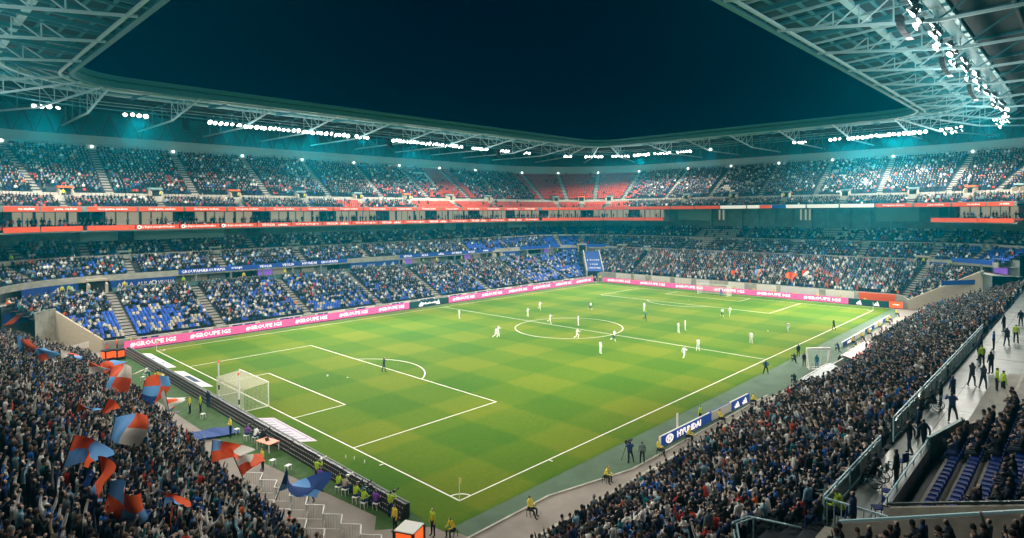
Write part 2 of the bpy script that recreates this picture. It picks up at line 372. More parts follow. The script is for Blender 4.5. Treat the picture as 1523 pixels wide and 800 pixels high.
lower = empty('grandstand', (52, 80, 0), 'lower bowl of blue seats behind the pink advertising boards, full of spectators', 'grandstand')
boxes = empty('box_gallery', (52, 92, 17), 'hospitality box level with glazed rooms between two red advertising bands', 'gallery')
upper = empty('upper_tier', (52, 97, 20), 'upper seating tier with red seats under the roof ring beam', 'grandstand')
def at_parent(o, p): o.parent = p; o.matrix_parent_inverse = Matrix.Translation(-Vector(p.location)); return o
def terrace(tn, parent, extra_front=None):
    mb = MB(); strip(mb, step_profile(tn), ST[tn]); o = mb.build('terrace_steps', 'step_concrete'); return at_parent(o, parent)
def aisle_obj(tn, st, parent, w=0.62, name='aisle_stair'):
    mb = MB(); n = TIERS[tn][2]; ix, iy = inward(st); tx, ty = -iy, ix
    for i in range(n):
        for f0, f1, up in ((0.0, 1.0, 0.03), (0.5, 1.0, None)):
            a = pos(st, row(tn, i, f0)); b_ = pos(st, row(tn, i, f1)); z0 = a[2]
            z1 = z0+up if up else z0+0.5*(pos(st, row(tn, i+1))[2]-z0)
            q = [(a[0]-tx*w, a[1]-ty*w), (a[0]+tx*w, a[1]+ty*w), (b_[0]+tx*w, b_[1]+ty*w), (b_[0]-tx*w, b_[1]-ty*w)]
            e = 0.0 if up else 0.01
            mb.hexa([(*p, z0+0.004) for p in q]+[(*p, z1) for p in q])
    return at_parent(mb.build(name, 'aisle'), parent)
for tn, par in (('L1', lower), ('L1x', lower), ('L2a', lower), ('L2b', lower), ('UF', upper), ('UM', upper)):
    terrace(tn, par)
    for st in AIS[tn]: aisle_obj(tn, st, par, 0.75 if tn == 'L1' else 0.6)
def wallstrip(name, m, prof, sts, parent):
    mb = MB(); strip(mb, prof, sts); return at_parent(mb.build(name, m), parent)
# front wall of the lower tier, solid
wallstrip('front_wall', 'parapet', [(111.5, 73.5, 0, 0), (111.5, 73.5, 2.7, 1.35), (111.75, 73.75, 2.7, 1.35), (111.75, 73.75, 0.2, 0.2)], stations(D(55), r1=D(52)), lower)
wallstrip('front_floor', 'concrete', [(111.7, 73.7, 1.0, 0.9), (112.05, 74.05, 1.88, 1.28)], ST['L1'], lower)
# walkway at the top of L1, back wall, parapets
wallstrip('walkway', 'concrete', [(122, 87, 8.0, 6.9), (123.4, 92.4, 8.0, 6.9)], stations(D(30), r1=D(62)), lower)
wallstrip('back_wall', 'wall_grey', [(123.35, 92.2, 8.0, 6.9), (123.35, 92.2, 9.0, 10.8)], stations(D(30), r1=D(62)), lower)
wallstrip('soffit', 'wall_grey', [(123.15, 88.8, 8.55, 8.95), (123.4, 92.3, 8.55, 8.95)], stations(D(30), r1=D(62)), lower)
wallstrip('tier_lip', 'parapet', [(123.0, 88.6, 8.35, 8.75), (123.0, 88.6, 9.2, 9.75), (123.14, 88.74, 9.2, 9.75), (123.14, 88.74, 8.3, 8.7), (123.0, 88.6, 8.35, 8.75)], [s for s in stations(D(30), r1=D(62))], lower)
wallstrip('cross_walkway', 'concrete', [(129.4, 93.5, 11.7, 12.0), (130.9, 95.05, 11.7, 12.0), (130.9, 95.05, 12.2, 12.5)], stations(D(30), r1=D(62)), lower)
wallstrip('walkway_parapet', 'parapet', [(129.5, 93.62, 11.7, 12.0), (129.5, 93.62, 12.5, 12.75), (129.6, 93.72, 12.5, 12.75), (129.6, 93.72, 11.7, 12.0)], stations(D(30), r1=D(62)), lower)
wallstrip('rear_wall', 'wall_grey', [(136, 99, 14.8, 14.8), (136.05, 99.05, 20.4, 20.4)], stations(D(30), r1=D(62)), lower)
# panelling of the rear wall (each pale panel a part), seen under the box level
def along(prof_k, st0, st1, n):     # n+1 points along one section of the path
    t, a = st0; b_ = st1[1]; return [pos((t, a+(b_-a)*i/n), prof_k) for i in range(n+1)]
def panel_run(name, m, t, u0, u1, X, Y, z0, z1, parent, th=0.08, z0s=None):
    """a flat plate following the bowl between two stations of one section"""
    mb = MB(); n = 1 if t in 'SE' else max(2, int(abs(u1-u0)/0.06))
    for i in range(n):
        a = pos((t, u0+(u1-u0)*i/n), (X, Y, 0, 0)); c = pos((t, u0+(u1-u0)*(i+1)/n), (X, Y, 0, 0))
        ia = inward((t, u0+(u1-u0)*i/n)); ic = inward((t, u0+(u1-u0)*(i+1)/n))
        a2 = (a[0]-ia[0]*th, a[1]-ia[1]*th); c2 = (c[0]-ic[0]*th, c[1]-ic[1]*th)
        mb.hexa([(a[0], a[1], z0), (c[0], c[1], z0), (c2[0], c2[1], z0), (a2[0], a2[1], z0), (a[0], a[1], z1), (c[0], c[1], z1), (c2[0], c2[1], z1), (a2[0], a2[1], z1)])
    return at_parent(mb.build(name, m), parent)
def arc_len(t, X, Y):
    return 1.0 if t in 'SE' else math.sqrt(((X-CX)**2+(Y-CY)**2)/2)
def runs(X, Y, sections, seg, gap):
    """cut sections of the path into segments of length seg with gaps"""
    out = []
    for t, u0, u1 in sections:
        k = arc_len(t, X, Y); Ltot = abs(u1-u0)*k; n = max(1, round(Ltot/(seg+gap))); du = (u1-u0)/n; g = gap/2/k*(1 if u1 > u0 else -1)
        for i in range(n): out.append((t, u0+du*i+g, u0+du*(i+1)-g))
    return out
SEC_ALL = [('A', D(40), H), ('S', -4, CX), ('C', H, 0), ('E', CY, -3.0), ('R', 0, D(60))]
# ---- lower fascia: blue panels (closed bays low, box bays high), windows rooms behind box bays
CLOSED = [('A', D(50), D(84)), ('S', -1.2, 8.6), ('S', 42.6, 55.4), ('S', 87, 96), ('C', D(72), D(50)), ('C', D(18), D(2)), ('R', D(8), D(22))]
OPEN = [('S', 9, 42.2), ('S', 55.8, 86.6), ('S', 96.4, 108.8), ('C', D(88), D(73)), ('C', D(49), D(19)), ('R', D(24), D(56))]
for t, u0, u1 in runs(123, 88.6, CLOSED, 5.8, 0.12):
    panel_run('blue_board', 'blue_panel', t, u0, u1, 122.85, 88.42, 7.15 if t != 'R' else 7.5, 8.72, lower, 0.1)
    panel_run('glass_screen', 'glass_teal', t, u0, u1, 121.95, 87.0, 6.9 if t != 'C' else 7.3, 7.75, lower, 0.04)
for t, u0, u1 in runs(123, 88.6, OPEN, 5.8, 0.12):
    panel_run('blue_board', 'blue_led', t, u0, u1, 122.9, 88.45, 9.0, 9.82, lower, 0.1)
    panel_run('glass_screen', 'glass_teal', t, u0, u1, 121.95, 87.0, 6.9 if t != 'C' else 7.3, 7.75, lower, 0.04)
k = 0
for t, u0, u1 in runs(123, 91.5, OPEN, 2.9, 0.0):      # room panels of the open bays
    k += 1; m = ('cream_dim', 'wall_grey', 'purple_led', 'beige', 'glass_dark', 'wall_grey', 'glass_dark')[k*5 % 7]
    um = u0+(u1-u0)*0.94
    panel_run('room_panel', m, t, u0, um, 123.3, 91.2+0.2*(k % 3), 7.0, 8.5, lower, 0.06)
    if k % 2 == 0:
        q = pos((t, u0), (122.9, 88.8, 0, 0)); mb = MB(); mb.box(-0.16, 0.16, -0.16, 0.16, 6.9, 8.98); o = mb.build('pillar', 'wall_grey'); o.location = (q[0], q[1], 0); at_parent(o, lower)
# fascia lettering, logos
def fascia_word(body, t, u, X, Y, z, h, par, m='text_white', wd=None):
    q = pos((t, u), (X, Y, 0, 0)); i = inward((t, u)); yaw = math.atan2(i[0], -i[1])
    return at_parent_s(word(body, None, (q[0]+i[0]*0.05, q[1]+i[1]*0.05, z), yaw, h, m, wd), par)
def at_parent_s(o, p): o.parent = p; o.matrix_parent_inverse = Matrix.Translation(-Vector(p.location)); return o
def tri_logo(t, u, X, Y, z, h, par, m='text_white'):
    """three slanted bars rising to the right, a triangular mark"""
    q = pos((t, u), (X, Y, 0, 0)); i = inward((t, u)); tx, ty = -i[1], i[0]; mb = MB()
    for a, b_, hh in ((-0.62, -0.30, 0.42), (-0.22, 0.14, 0.72), (0.2, 0.6, 1.0)):
        P = [(a, 0), (b_, 0), (b_-0.42*hh, hh), (b_-0.42*hh-0.24, hh*0.9)]
        F = [(q[0]+tx*x*h*0.9+i[0]*0.06, q[1]+ty*x*h*0.9+i[1]*0.06, z-h/2+y*h) for x, y in P]
        B_ = [(x-i[0]*0.04, y-i[1]*0.04, zz) for x, y, zz in F]
        mb.hexa(B_+F)
    return at_parent(mb.build('stripe_logo', m), par)
def ring_logo(t, u, X, Y, z, r, par, m='text_white'):
    q = pos((t, u), (X, Y, 0, 0)); i = inward((t, u)); tx, ty = -i[1], i[0]; mb = MB()
    for k in range(12):
        a0 = k*math.pi/6; a1 = a0+math.pi/6
        P = lambda a, rr, o: (q[0]+tx*rr*math.cos(a)+i[0]*o, q[1]+ty*rr*math.cos(a)+i[1]*o, z+rr*math.sin(a))
        mb.hexa([P(a0, r*0.6, 0.02), P(a1, r*0.6, 0.02), P(a1, r, 0.02), P(a0, r, 0.02), P(a0, r*0.6, 0.06), P(a1, r*0.6, 0.06), P(a1, r, 0.06), P(a0, r, 0.06)])
    return at_parent(mb.build('ring_logo', m), par)
tri_logo('A', D(72), 122.85, 88.42, 7.9, 0.9, lower); tri_logo('A', D(80), 122.85, 88.42, 7.9, 0.9, lower)
fascia_word('ALILA  ALILA', 'S', 2.4, 122.85, 88.4, 7.95, 0.62, lower); ring_logo('S', 5.2, 122.85, 88.4, 7.95, 0.42, lower); fascia_word('VEOLIA', 'S', 7.1, 122.85, 88.4, 7.95, 0.55, lower)
for x, tx_ in ((11.5, 'GROUPAMA'), (15, 'GROUPAMA'), (19, 'orange'), (24.5, 'VEOLIA'), (29, 'VEOLIA'), (33.5, 'HYUNDAI'), (38, 'GROUPAMA'), (58, 'VEOLIA'), (63, 'ALILA'), (68, 'adidas'), (73, 'HYUNDAI'), (78, 'VEOLIA'), (83, 'orange')):
    fascia_word(tx_, 'S', x, 122.9, 88.43, 9.41, 0.5, lower, 'text_led')
for x, tx_ in ((44.5, 'VEOLIA'), (48, 'ALILA'), (89, 'VEOLIA'), (93, 'ALILA')): fascia_word(tx_, 'S', x, 122.85, 88.4, 7.95, 0.55, lower)
for x in (51.5, 53.8): tri_logo('S', x, 122.85, 88.42, 7.9, 0.9, lower)
for u in (66, 55): fascia_word('ALILA', 'C', D(u), 122.85, 88.4, 7.95, 0.55, lower)
for u in (10, 13, 16, 19): tri_logo('R', D(u), 122.85, 88.42, 8.1, 0.8, lower)
# small vomitory boxes where aisles meet the L1 walkway
def vomitory(par, st, X, Y, z0, w, d, h, m, header=None):
    q = pos(st, (X, Y, 0, 0)); i = inward(st); yaw = math.atan2(i[0], -i[1]); v = empty('vomitory', (q[0], q[1], z0), rz=yaw); at_parent_s(v, par)
    for x0, x1 in ((-w, -w+0.2), (w-0.2, w)):
        mb = MB(); mb.hexa([(x0, -d, 0), (x1, -d, 0), (x1, d, 0), (x0, d, 0), (x0, -d, h*0.75), (x1, -d, h*0.75), (x1, d, h), (x0, d, h)]); mb.build('side_wall', m, v)
    boxobj('opening', 'dark', -w+0.2, w-0.2, d*0.3, d*0.35, 0, h*0.86, v)  # dark sheet standing for the shade inside the passage
    boxobj('lintel', header or m, -w-0.1, w+0.1, -d*0.2, d, h, h+0.32, v)
    return v
for x in (2.2, 17.2, 33, 48, 63, 78, 93): vomitory(lower, ('S', x), 129.4, 93.9, 11.2, 0.9, 0.8, 1.9, 'wall_grey')
for st in [('C', D(70)), ('C', D(46)), ('C', D(22)), ('R', D(10)), ('R', D(35))]: vomitory(lower, st, 129.4, 93.9, 11.2, 0.9, 0.8, 1.9, 'wall_grey')
for j, st in enumerate([('S', -3.0), ('S', 86.8), ('C', D(47)), ('C', D(3)), ('R', D(7))]): vomitory(lower, st, 122.6, 88.0, 6.9 if st[0] == 'S' else 7.6, 1.3, 1.0, 2.0, 'beige')
for j, st in enumerate([('A', D(86))]+[('S', x) for x in (8, 22, 36, 50, 64, 78, 92)]+[('C', D(63)), ('C', D(42)), ('C', D(21)), ('E', 54), ('E', 40), ('E', 26), ('E', 12), ('E', -2), ('R', D(22)), ('R', D(44))]):
    vomitory(upper, st, 129.4, 96.9, 22.4, 1.0, 0.9, 2.0, 'beige', 'vest_orange' if j in (0, 2, 5, 9, 16) else 'ring_hazed')
# corner tunnel: mouth filled by a dark sheet for its inner shade, sloping blue cover
v = empty('tunnel', (*pos(('C', D(45)), (111.6, 73.6, 0, 0))[:2], 0.0), rz=math.atan2(inward(('C', D(45)))[0], -inward(('C', D(45)))[1])); at_parent_s(v, lower)
mb = MB(); mb.hexa([(-2.2, -0.5, 2.6), (2.2, -0.5, 2.6), (2.2, 8.2, 7.6), (-2.2, 8.2, 7.6), (-2.2, -0.5, 2.9), (2.2, -0.5, 2.9), (2.2, 8.2, 7.9), (-2.2, 8.2, 7.9)]); mb.build('cover', 'flag_navy', v)
for s in (-1, 1):
    mb = MB(); x0, x1 = (2.2, 2.5) if s > 0 else (-2.5, -2.2); mb.hexa([(x0, -0.6, 0), (x1, -0.6, 0), (x1, 8.4, 4.0), (x0, 8.4, 4.0), (x0, -0.6, 3.2), (x1, -0.6, 3.2), (x1, 8.4, 8.3), (x0, 8.4, 8.3)]); mb.build('side_wall', 'parapet', v)
boxobj('mouth', 'dark', -2.2, 2.2, -0.2, -0.1, 0, 2.6, v)
for j, z in enumerate((3.6, 4.5, 5.6)): word('OLYMPIQUE LYONNAIS' if j == 0 else 'LYON', v, (0, (z-2.9)/0.575-0.5-0.22, z), 0, 0.5, 'text_led', 3.4 if j != 1 else 2.0)
# ---- box level: slab, terrace, seats added later, glazed rooms, red bands
stB = stations(D(30), e=False)[:-0 or None]
SB = stations(D(30), e=False)+[('C', 0.0), ('E', CY), ('E', 58.5)]
wallstrip('slab', 'wall_grey', [(136.0, 99.0, 16.9, 16.9), (124.1, 91.6, 16.9, 16.9), (124.1, 91.6, 17.1, 17.1), (124.3, 91.9, 17.15, 17.15), (126.2, 93.9, 17.15, 17.15), (126.25, 93.95, 17.5, 17.5), (128.5, 96.0, 17.5, 17.5)], SB, boxes)
SB2 = [('E', -8.0)] and [('R', D(9)+D(53)*i/8) for i in range(9)]
wallstrip('slab', 'wall_grey', [(136.0, 99.0, 16.9, 16.9), (124.1, 91.6, 16.9, 16.9), (124.1, 91.6, 17.1, 17.1), (124.3, 91.9, 17.15, 17.15), (126.2, 93.9, 17.15, 17.15), (126.25, 93.95, 17.5, 17.5), (128.5, 96.0, 17.5, 17.5)], SB2, boxes)
wallstrip('room_wall', 'wall_grey', [(128.6, 96.1, 17.5, 17.5), (128.6, 96.1, 20.3, 20.3)], SB, boxes); wallstrip('room_wall', 'wall_grey', [(128.6, 96.1, 17.5, 17.5), (128.6, 96.1, 20.3, 20.3)], SB2, boxes)
for u in (58.5,):
    q = pos(('E', u), (124, 92, 0, 0)); mb = MB(); mb.box(124.2, 136, u-0.3, u, 16.9, 20.3); at_parent(mb.build('end_wall', 'wall_grey'), boxes)
BOXSEC = [('A', D(45), H), ('S', -4, CX), ('C', H, 0), ('E', CY, 58.6), ('R', D(9), D(60))]
for j, (t, u0, u1) in enumerate(runs(128.5, 96.0, BOXSEC, 1.55, 0.28)):
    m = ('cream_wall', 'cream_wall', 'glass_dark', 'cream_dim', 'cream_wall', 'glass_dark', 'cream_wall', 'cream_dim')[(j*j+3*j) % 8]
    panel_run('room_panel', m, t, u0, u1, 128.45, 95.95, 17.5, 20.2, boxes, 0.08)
    if j % 3 == 0:
        q = pos((t, u0), (128.3, 95.8, 0, 0)); b = MB(); b.box(-0.12, 0.12, -0.12, 0.12, 17.5, 20.3); o = b.build('post', 'dark_steel'); o.location = (q[0], q[1], 0); at_parent(o, boxes)
LOWBAND = [('A', D(45), H), ('S', -3.6, 107.8), ('C', H, 0), ('E', CY, 58.5), ('R', D(9), D(60))]
for j, (t, u0, u1) in enumerate(runs(124, 91.5, LOWBAND, 6.9, 0.25)):
    panel_run('led_band', 'red_led', t, u0, u1, 124.0, 91.5, 17.12, 17.92, boxes, 0.12)
    um = (u0+u1)/2
    if t == 'S' and u0 > 3:
        fascia_word('La Région auvergnerhônealpes' if u0 < 22 else ('Orange' if j % 2 else 'VEOLIA   adidas'), t, um, 124.0, 91.46, 17.52, 0.5, boxes, 'text_led', 5.2)
        if u0 < 22: ring_logo(t, u0+0.45, 124, 91.48, 17.54, 0.32, boxes, 'text_led')
UPB = [('A', D(45), H), ('S', -3.6, 107.3), ('C', H, 0), ('E', CY, -3.0), ('R', 0, D(60))]
for j, (t, u0, u1) in enumerate(runs(124, 91.5, UPB, 6.85, 0.4)):
    m = 'red_led'
    if t == 'E': m = 'white_led' if 9 < u0 < 48 else 'red_led'
    panel_run('led_band', m, t, u0, u1, 124.0, 91.5, 20.3, 21.1, upper, 0.12)
    if t in 'SA' or (t == 'R') or (t == 'E' and u0 < 9): fascia_word('Groupama stadium', t, (u0+u1)/2, 124.0, 91.46, 20.7, 0.5, upper, 'text_led', 4.3)
panel_run('led_band', 'red_led', 'E', 30.6, 27.6, 123.95, 91.4, 20.3, 21.1, upper, 0.04); panel_run('led_band', 'blue_led', 'E', 27.5, 24.0, 123.95, 91.4, 20.3, 21.1, upper, 0.04)
SU = stations(D(30), r1=D(62))
wallstrip('slab', 'wall_grey', [(136, 99, 20.3, 20.3), (124.1, 91.6, 20.3, 20.3), (124.1, 91.6, 20.2, 20.2), (124.1, 91.6, 21.2, 21.2), (124.3, 91.8, 21.2, 21.2), (124.3, 91.8, 20.75, 20.75), (124.65, 92.15, 20.75, 20.75)], SU, upper)
wallstrip('parapet', 'parapet', [(128.55, 96.05, 22.1, 22.1), (128.55, 96.05, 23.15, 23.15), (128.7, 96.2, 23.15, 23.15), (128.7, 96.2, 22.5, 22.5), (129.8, 97.3, 22.5, 22.5), (129.8, 97.3, 23.6, 23.6)], SU, upper)
# pale columns in the recess of the end stand, grey wall panels
for j, y in enumerate(np.arange(-1, 58, 4.6)):
    b = MB(); b.box(135.3, 135.7, y-0.25, y+0.25, 14.8, 20.3); at_parent(b.build('pillar', 'wall_grey'), lower)
for j, y in enumerate((45.5, 46.7, 24.2, 23.0, 22.0)):
    b = MB(); b.box(134.9, 135.0, y-0.22, y+0.22, 17.2, 20.0); at_parent(b.build('wall_light', 'cream_wall'), lower)
for u0, u1 in ((58, 47.5), (6, -2.8)):
    panel_run('wall_panel', 'ring_hazed', 'E', u0, u1, 131.5, 99, 17.0, 20.3, lower, 0.2)
for u0, u1 in ((-3.5, 20), (76, 84), (100, 108)):
    panel_run('wall_panel', 'ring_hazed', 'S', u0, u1, 131.5, 97.3, 15.1, 16.85, lower, 0.15)
for x in (2, 24.5, 80): boxobj('dark_screen', 'dark', x-52, x-49.6, 17.0-0.25, 17.0, 14.9, 16.8, lower)
# ring beam and facade above the upper tier
wallstrip('ring_beam', 'ring_hazed', [(144.0, 111.5, 32.4, 32.4), (143.2, 110.7, 32.4, 32.4), (143.2, 110.7, 33.3, 33.3), (143.6, 111.1, 33.4, 33.4), (143.6, 111.1, 35.1, 35.1), (144.6, 112.1, 35.1, 35.1), (144.6, 112.1, 32.4, 32.4)], SU, upper)
wallstrip('facade', 'facade', [(144.6, 112.1, 33, 33), (148, 115.5, 33, 33), (148, 115.5, 41.5, 41.5)], SU, upper)
for j, (t, u0, u1) in enumerate(runs(146, 113.5, SEC_ALL, 3.45, 0.0)):
    a = pos((t, u0), (146, 113.5, 0, 0)); c = pos((t, (u0+u1)/2), (146, 113.5, 0, 0)); d = pos((t, u1), (146, 113.5, 0, 0)); b = MB()
    b.bar((a[0], a[1], 35.0), (c[0], c[1], 39.6), 0.22); b.bar((d[0], d[1], 35.0), (c[0], c[1], 39.6), 0.22)
    at_parent(b.build('raking_strut', 'dark_steel'), upper)
for st in AIS['UM']:        # small lamps on the ring beam above each aisle
    q = pos(st, (143.05, 110.55, 0, 0)); b = MB(); i = inward(st)
    b.tube([(q[0], q[1], 33.0), (q[0]+i[0]*0.25, q[1]+i[1]*0.25, 32.9)], 0.2, 8); at_parent(b.build('bulkhead_lamp', 'dot_lens'), upper)
for sec in ([('A', D(28)+D(28)*i/6) for i in range(7)], [('R', D(51)+D(14)*i/4) for i in range(5)]):
    wallstrip('under_wall', 'wall_grey', [(122.3, 87.3, 0, 0), (122.3, 87.3, 7.9, 6.9), (123.4, 92.4, 8.0, 6.9)], sec, lower)
wallstrip('front_wall', 'parapet', [(118.6, 82.6, 0, 0), (118.6, 82.6, 6.9, 5.9), (118.75, 82.75, 6.9, 5.9), (118.75, 82.75, 5.9, 5.0)], ST['L1x'], lower)
# end walls of the lower tier beside the corner ramps
for t, a in (('A', D(54.6)), ('R', D(52.4))):
    mb = MB(); i = inward((t, a)); tx, ty = -i[1]*0.15, i[0]*0.15
    n = 15 if t == 'R' else 10; low = []; hi = []
    for s in range(n+1):
        k = lerp((111.4, 73.4, 1.9, 1.3), (122.4, 87.6, 8.2, 7.1), s/15); p = pos((t, a), k); low.append((p[0], p[1], 0)); hi.append((p[0], p[1], p[2]+0.4))
    for s in range(n):
        A, B_, C_, E_ = low[s], low[s+1], hi[s+1], hi[s]
        f = lambda q, sg: (q[0]+tx*sg, q[1]+ty*sg, q[2])
        mb.hexa([f(A, -1), f(B_, -1), f(B_, 1), f(A, 1), f(E_, -1), f(C_, -1), f(C_, 1), f(E_, 1)])
    at_parent(mb.build('ramp_wall', 'beige'), lower)
# ================================================================ NEAR STANDS
# ---- side stand with the wide walkway (along y < 0)
side = empty('grandstand', (40, -20, 0), 'packed side stand rising from the dugouts to a wet concrete walkway', 'grandstand')
R_X0, R_X1 = -7.0, 104.0
R1A, R1B, R1N = (-9.8, 1.3), (-23.9, 7.0), 18
def r1(i, f=0.0): return (R1A[0]+(R1B[0]-R1A[0])*(i+f)/R1N, R1A[1]+(R1B[1]-R1A[1])*i/R1N)
def lin_steps(name, axis, rows, fn, u0, u1, m, parent):
    mb = MB(); P = []
    for i in range(rows): P += [fn(i), fn(i, 1.0)]
    P.append((fn(rows-1, 1.0)[0], fn(rows)[1]))
    for (ya, za), (yb, zb) in zip(P, P[1:]):
        if axis == 'x': mb.quad((u0, ya, za), (u1, ya, za), (u1, yb, zb), (u0, yb, zb))
        else: mb.quad((ya, u0, za), (ya, u1, za), (yb, u1, zb), (yb, u0, zb))
    return at_parent(mb.build(name, m), parent)
lin_steps('terrace_steps', 'x', R1N, r1, R_X0, R_X1, 'step_concrete', side)
def P_(name, m, x0, x1, y0, y1, z0, z1, par): 
    b = MB(); b.box(x0, x1, y0, y1, z0, z1); return at_parent(b.build(name, m), par)
P_('front_wall', 'parapet', R_X0, 36.0, -9.62, -9.4, -0.05, 2.0, side); P_('front_wall', 'parapet', 64.0, R_X1, -9.62, -9.4, -0.05, 2.0, side); P_('front_wall', 'parapet', 36.0, 64.0, -9.9, -9.7, -0.05, 2.0, side)
R_AIS = [10.5, 25.5, 40.5, 55.5, 70.5, 85.5]
for xa in R_AIS:
    mb = MB()
    for i in range(R1N):
        (ya, za), (yb, _) = r1(i), r1(i, 1.0); mb.box(xa-0.35, xa+0.35, yb, ya, za+0.004, za+0.03); mb.box(xa-0.35, xa+0.35, yb+0.004, (ya+yb)/2, za+0.03, za+0.158)
    at_parent(mb.build('aisle_stair', 'step_concrete'), side)
# walkway, wall blocks of the rear seating
mb = MB(); mb.poly([(-16, -23.88, 7.0), (110, -23.88, 7.0), (110, -40, 7.0), (-16, -40, 7.0)]); at_parent(mb.build('walkway', 'wet_concrete'), side)
for j in range(16): P_('walkway_joint', 'dark', 1.5+j*6, 1.53+j*6, -27.9, -24.2, 7.0, 7.006, side)
P_('walkway_joint', 'dark', -6, 70, -25.02, -24.99, 7.0, 7.005, side)
BL = empty('seating_block', (8, -30, 7), 'raised block of dark blue tip-up seats beside the wet walkway', 'seating block')
def rb(i, f=0.0): return (-26.35-0.86*(i+f), 7.2+0.37*i)
lin_steps('terrace_steps', 'x', 11, rb, 0.8, 30.0, 'concrete', BL)
P_('front_wall', 'parapet', 0.6, 9.0, -25.8, -25.64, 7.0, 7.86, BL); P_('front_wall_cap', 'dark_steel', 0.6, 9.0, -25.84, -25.6, 7.86, 7.92, BL)
mb = MB(); mb.hexa([(0.56, -25.8, 7), (0.72, -25.8, 7), (0.72, -30.5, 7), (0.56, -30.5, 7), (0.56, -25.8, 7.86), (0.72, -25.8, 7.86), (0.72, -30.5, 9.5), (0.56, -30.5, 9.5)]); at_parent(mb.build('end_wall', 'parapet'), BL)
mb = MB(); mb.bar((0.64, -25.75, 7.98), (0.64, -30.5, 9.62), 0.1, 0.08); at_parent(mb.build('end_wall_cap', 'dark_steel'), BL)
P_('well_shade', 'dark', 0.8, 13.0, -26.34, -25.82, 7.01, 7.03, BL)  # dark strip put in for the shade between wall and first seats
mb = MB(); mb.hexa([(9.0, -25.8, 7), (9.0, -25.64, 7), (13.6, -26.5, 7), (13.5, -26.66, 7), (9.0, -25.8, 8.3), (9.0, -25.64, 8.3), (13.6, -26.5, 8.3), (13.5, -26.66, 8.3)]); at_parent(mb.build('front_wall', 'glass_teal'), BL)
mb = MB(); mb.hexa([(13.5, -26.66, 7), (13.65, -26.52, 7), (17.2, -28.0, 7), (17.05, -28.15, 7), (13.5, -26.66, 7.95), (13.65, -26.52, 7.95), (17.2, -28.0, 7.95), (17.05, -28.15, 7.95)]); at_parent(mb.build('front_wall', 'parapet'), BL)
P_('front_wall', 'parapet', 17.1, 34.0, -28.2, -28.05, 7.0, 7.95, BL)
for k, x in enumerate(np.arange(0.9, 8.8, 1.6)): P_('rail_post', 'steel_haze_deep', x, x+.05, -25.74, -25.69, 7.92, 8.2, BL)
mb = MB(); mb.bar((0.7, -25.72, 8.2), (9.0, -25.72, 8.2), 0.05); at_parent(mb.build('handrail', 'steel_haze_deep'), BL)
BL2 = empty('seating_block', (-6, -26, 7), 'low block of seats with a parapet next to the wheelchair bay', 'seating block')
def rb2(i, f=0.0): return (-24.5-0.86*(i+f), 6.75+0.36*i)
lin_steps('terrace_steps', 'x', 10, rb2, -10.0, -1.9, 'concrete', BL2)
mb = MB(); mb.hexa([(-1.9, -24.7, 6), (-1.75, -24.7, 6), (-1.75, -33.0, 6), (-1.9, -33.0, 6), (-1.9, -24.7, 7.8), (-1.75, -24.7, 7.8), (-1.75, -33.0, 11.2), (-1.9, -33.0, 11.2)]); at_parent(mb.build('end_wall', 'parapet'), BL2)
mb = MB(); mb.bar((-1.82, -24.7, 7.86), (-1.82, -33.0, 11.26), 0.1, 0.08); at_parent(mb.build('handrail', 'steel_haze_pale'), BL2)
# railings of the walkway front: each bay a thing of rails, posts and a glass pane
def railing_bay(x0, x1, y, z, h, group, label, yb=None):
    o = empty('railing', ((x0+x1)/2, y, z), label, 'railing', group); L = (x1-x0)/2
    for s in (-1, 1): boxobj('post', 'steel_haze_pale', s*L-0.03 if s < 0 else L-0.03, s*L+0.03 if s < 0 else L+0.03, -0.03, 0.03, 0, h, o)
    for zz in (h, h*0.82, 0.12): boxobj('rail', 'steel_haze_pale', -L+0.035, L-0.035, -0.025, 0.025, zz-0.03, zz+0.03, o)
    boxobj('glass_pane', 'glass_teal', -L+0.06, L-0.06, -0.008, 0.008, 0.2, h*0.76, o)
    return o
for x in np.arange(-0.6, 8.4, 1.8): railing_bay(x, x+1.74, -23.75, 7.0, 1.1, 'low railings along the wheelchair bay', 'low steel and glass railing bay beside the wheelchair users')
for x in np.arange(11.0, 47, 2.0): railing_bay(x, x+1.94, -23.75, 7.0, 1.35, 'tall railings in front of the walkway', 'tall steel railing bay with glass between the packed crowd and the walkway')
o = empty('railing', (-0.75, -23.9, 7.0), 'railing return with vertical bars around the hi-vis steward corner', 'railing')
boxobj('rail', 'steel_haze_pale', -0.03, 0.03, -2.2, 0.0, 1.08, 1.14, o)
for j in range(9): boxobj('bar', 'steel_haze_pale', -0.015, 0.015, -2.2+j*0.27, -2.17+j*0.27, 0, 1.08, o)
P_('walkway_end', 'parapet', -2.1, -0.9, -24.6, -23.9, 5.6, 7.05, side)
# stair opening inside the packed crowd with an inverted V of handrails
so = empty('stair_railing', (-3.5, -22.2, 6.0), 'bent steel handrails of a stair opening inside the crowd', 'railing')
mb = MB()
for dy in (0, 0.18): mb.tube([(-2.2, -0.6+dy, 0.0), (0.2, 0.9+dy, 1.15), (1.1, 0.6+dy, 1.15), (3.0, -1.2+dy, 0.5)], 0.035, 6)
mb.build('rail', 'steel_haze_pale', so)
for q in ((0.2, 0.9), (1.1, 0.6)): boxobj('post', 'steel_haze_pale', q[0]-0.03, q[0]+0.03, q[1]-0.03, q[1]+0.03, -0.6, 1.13, so)

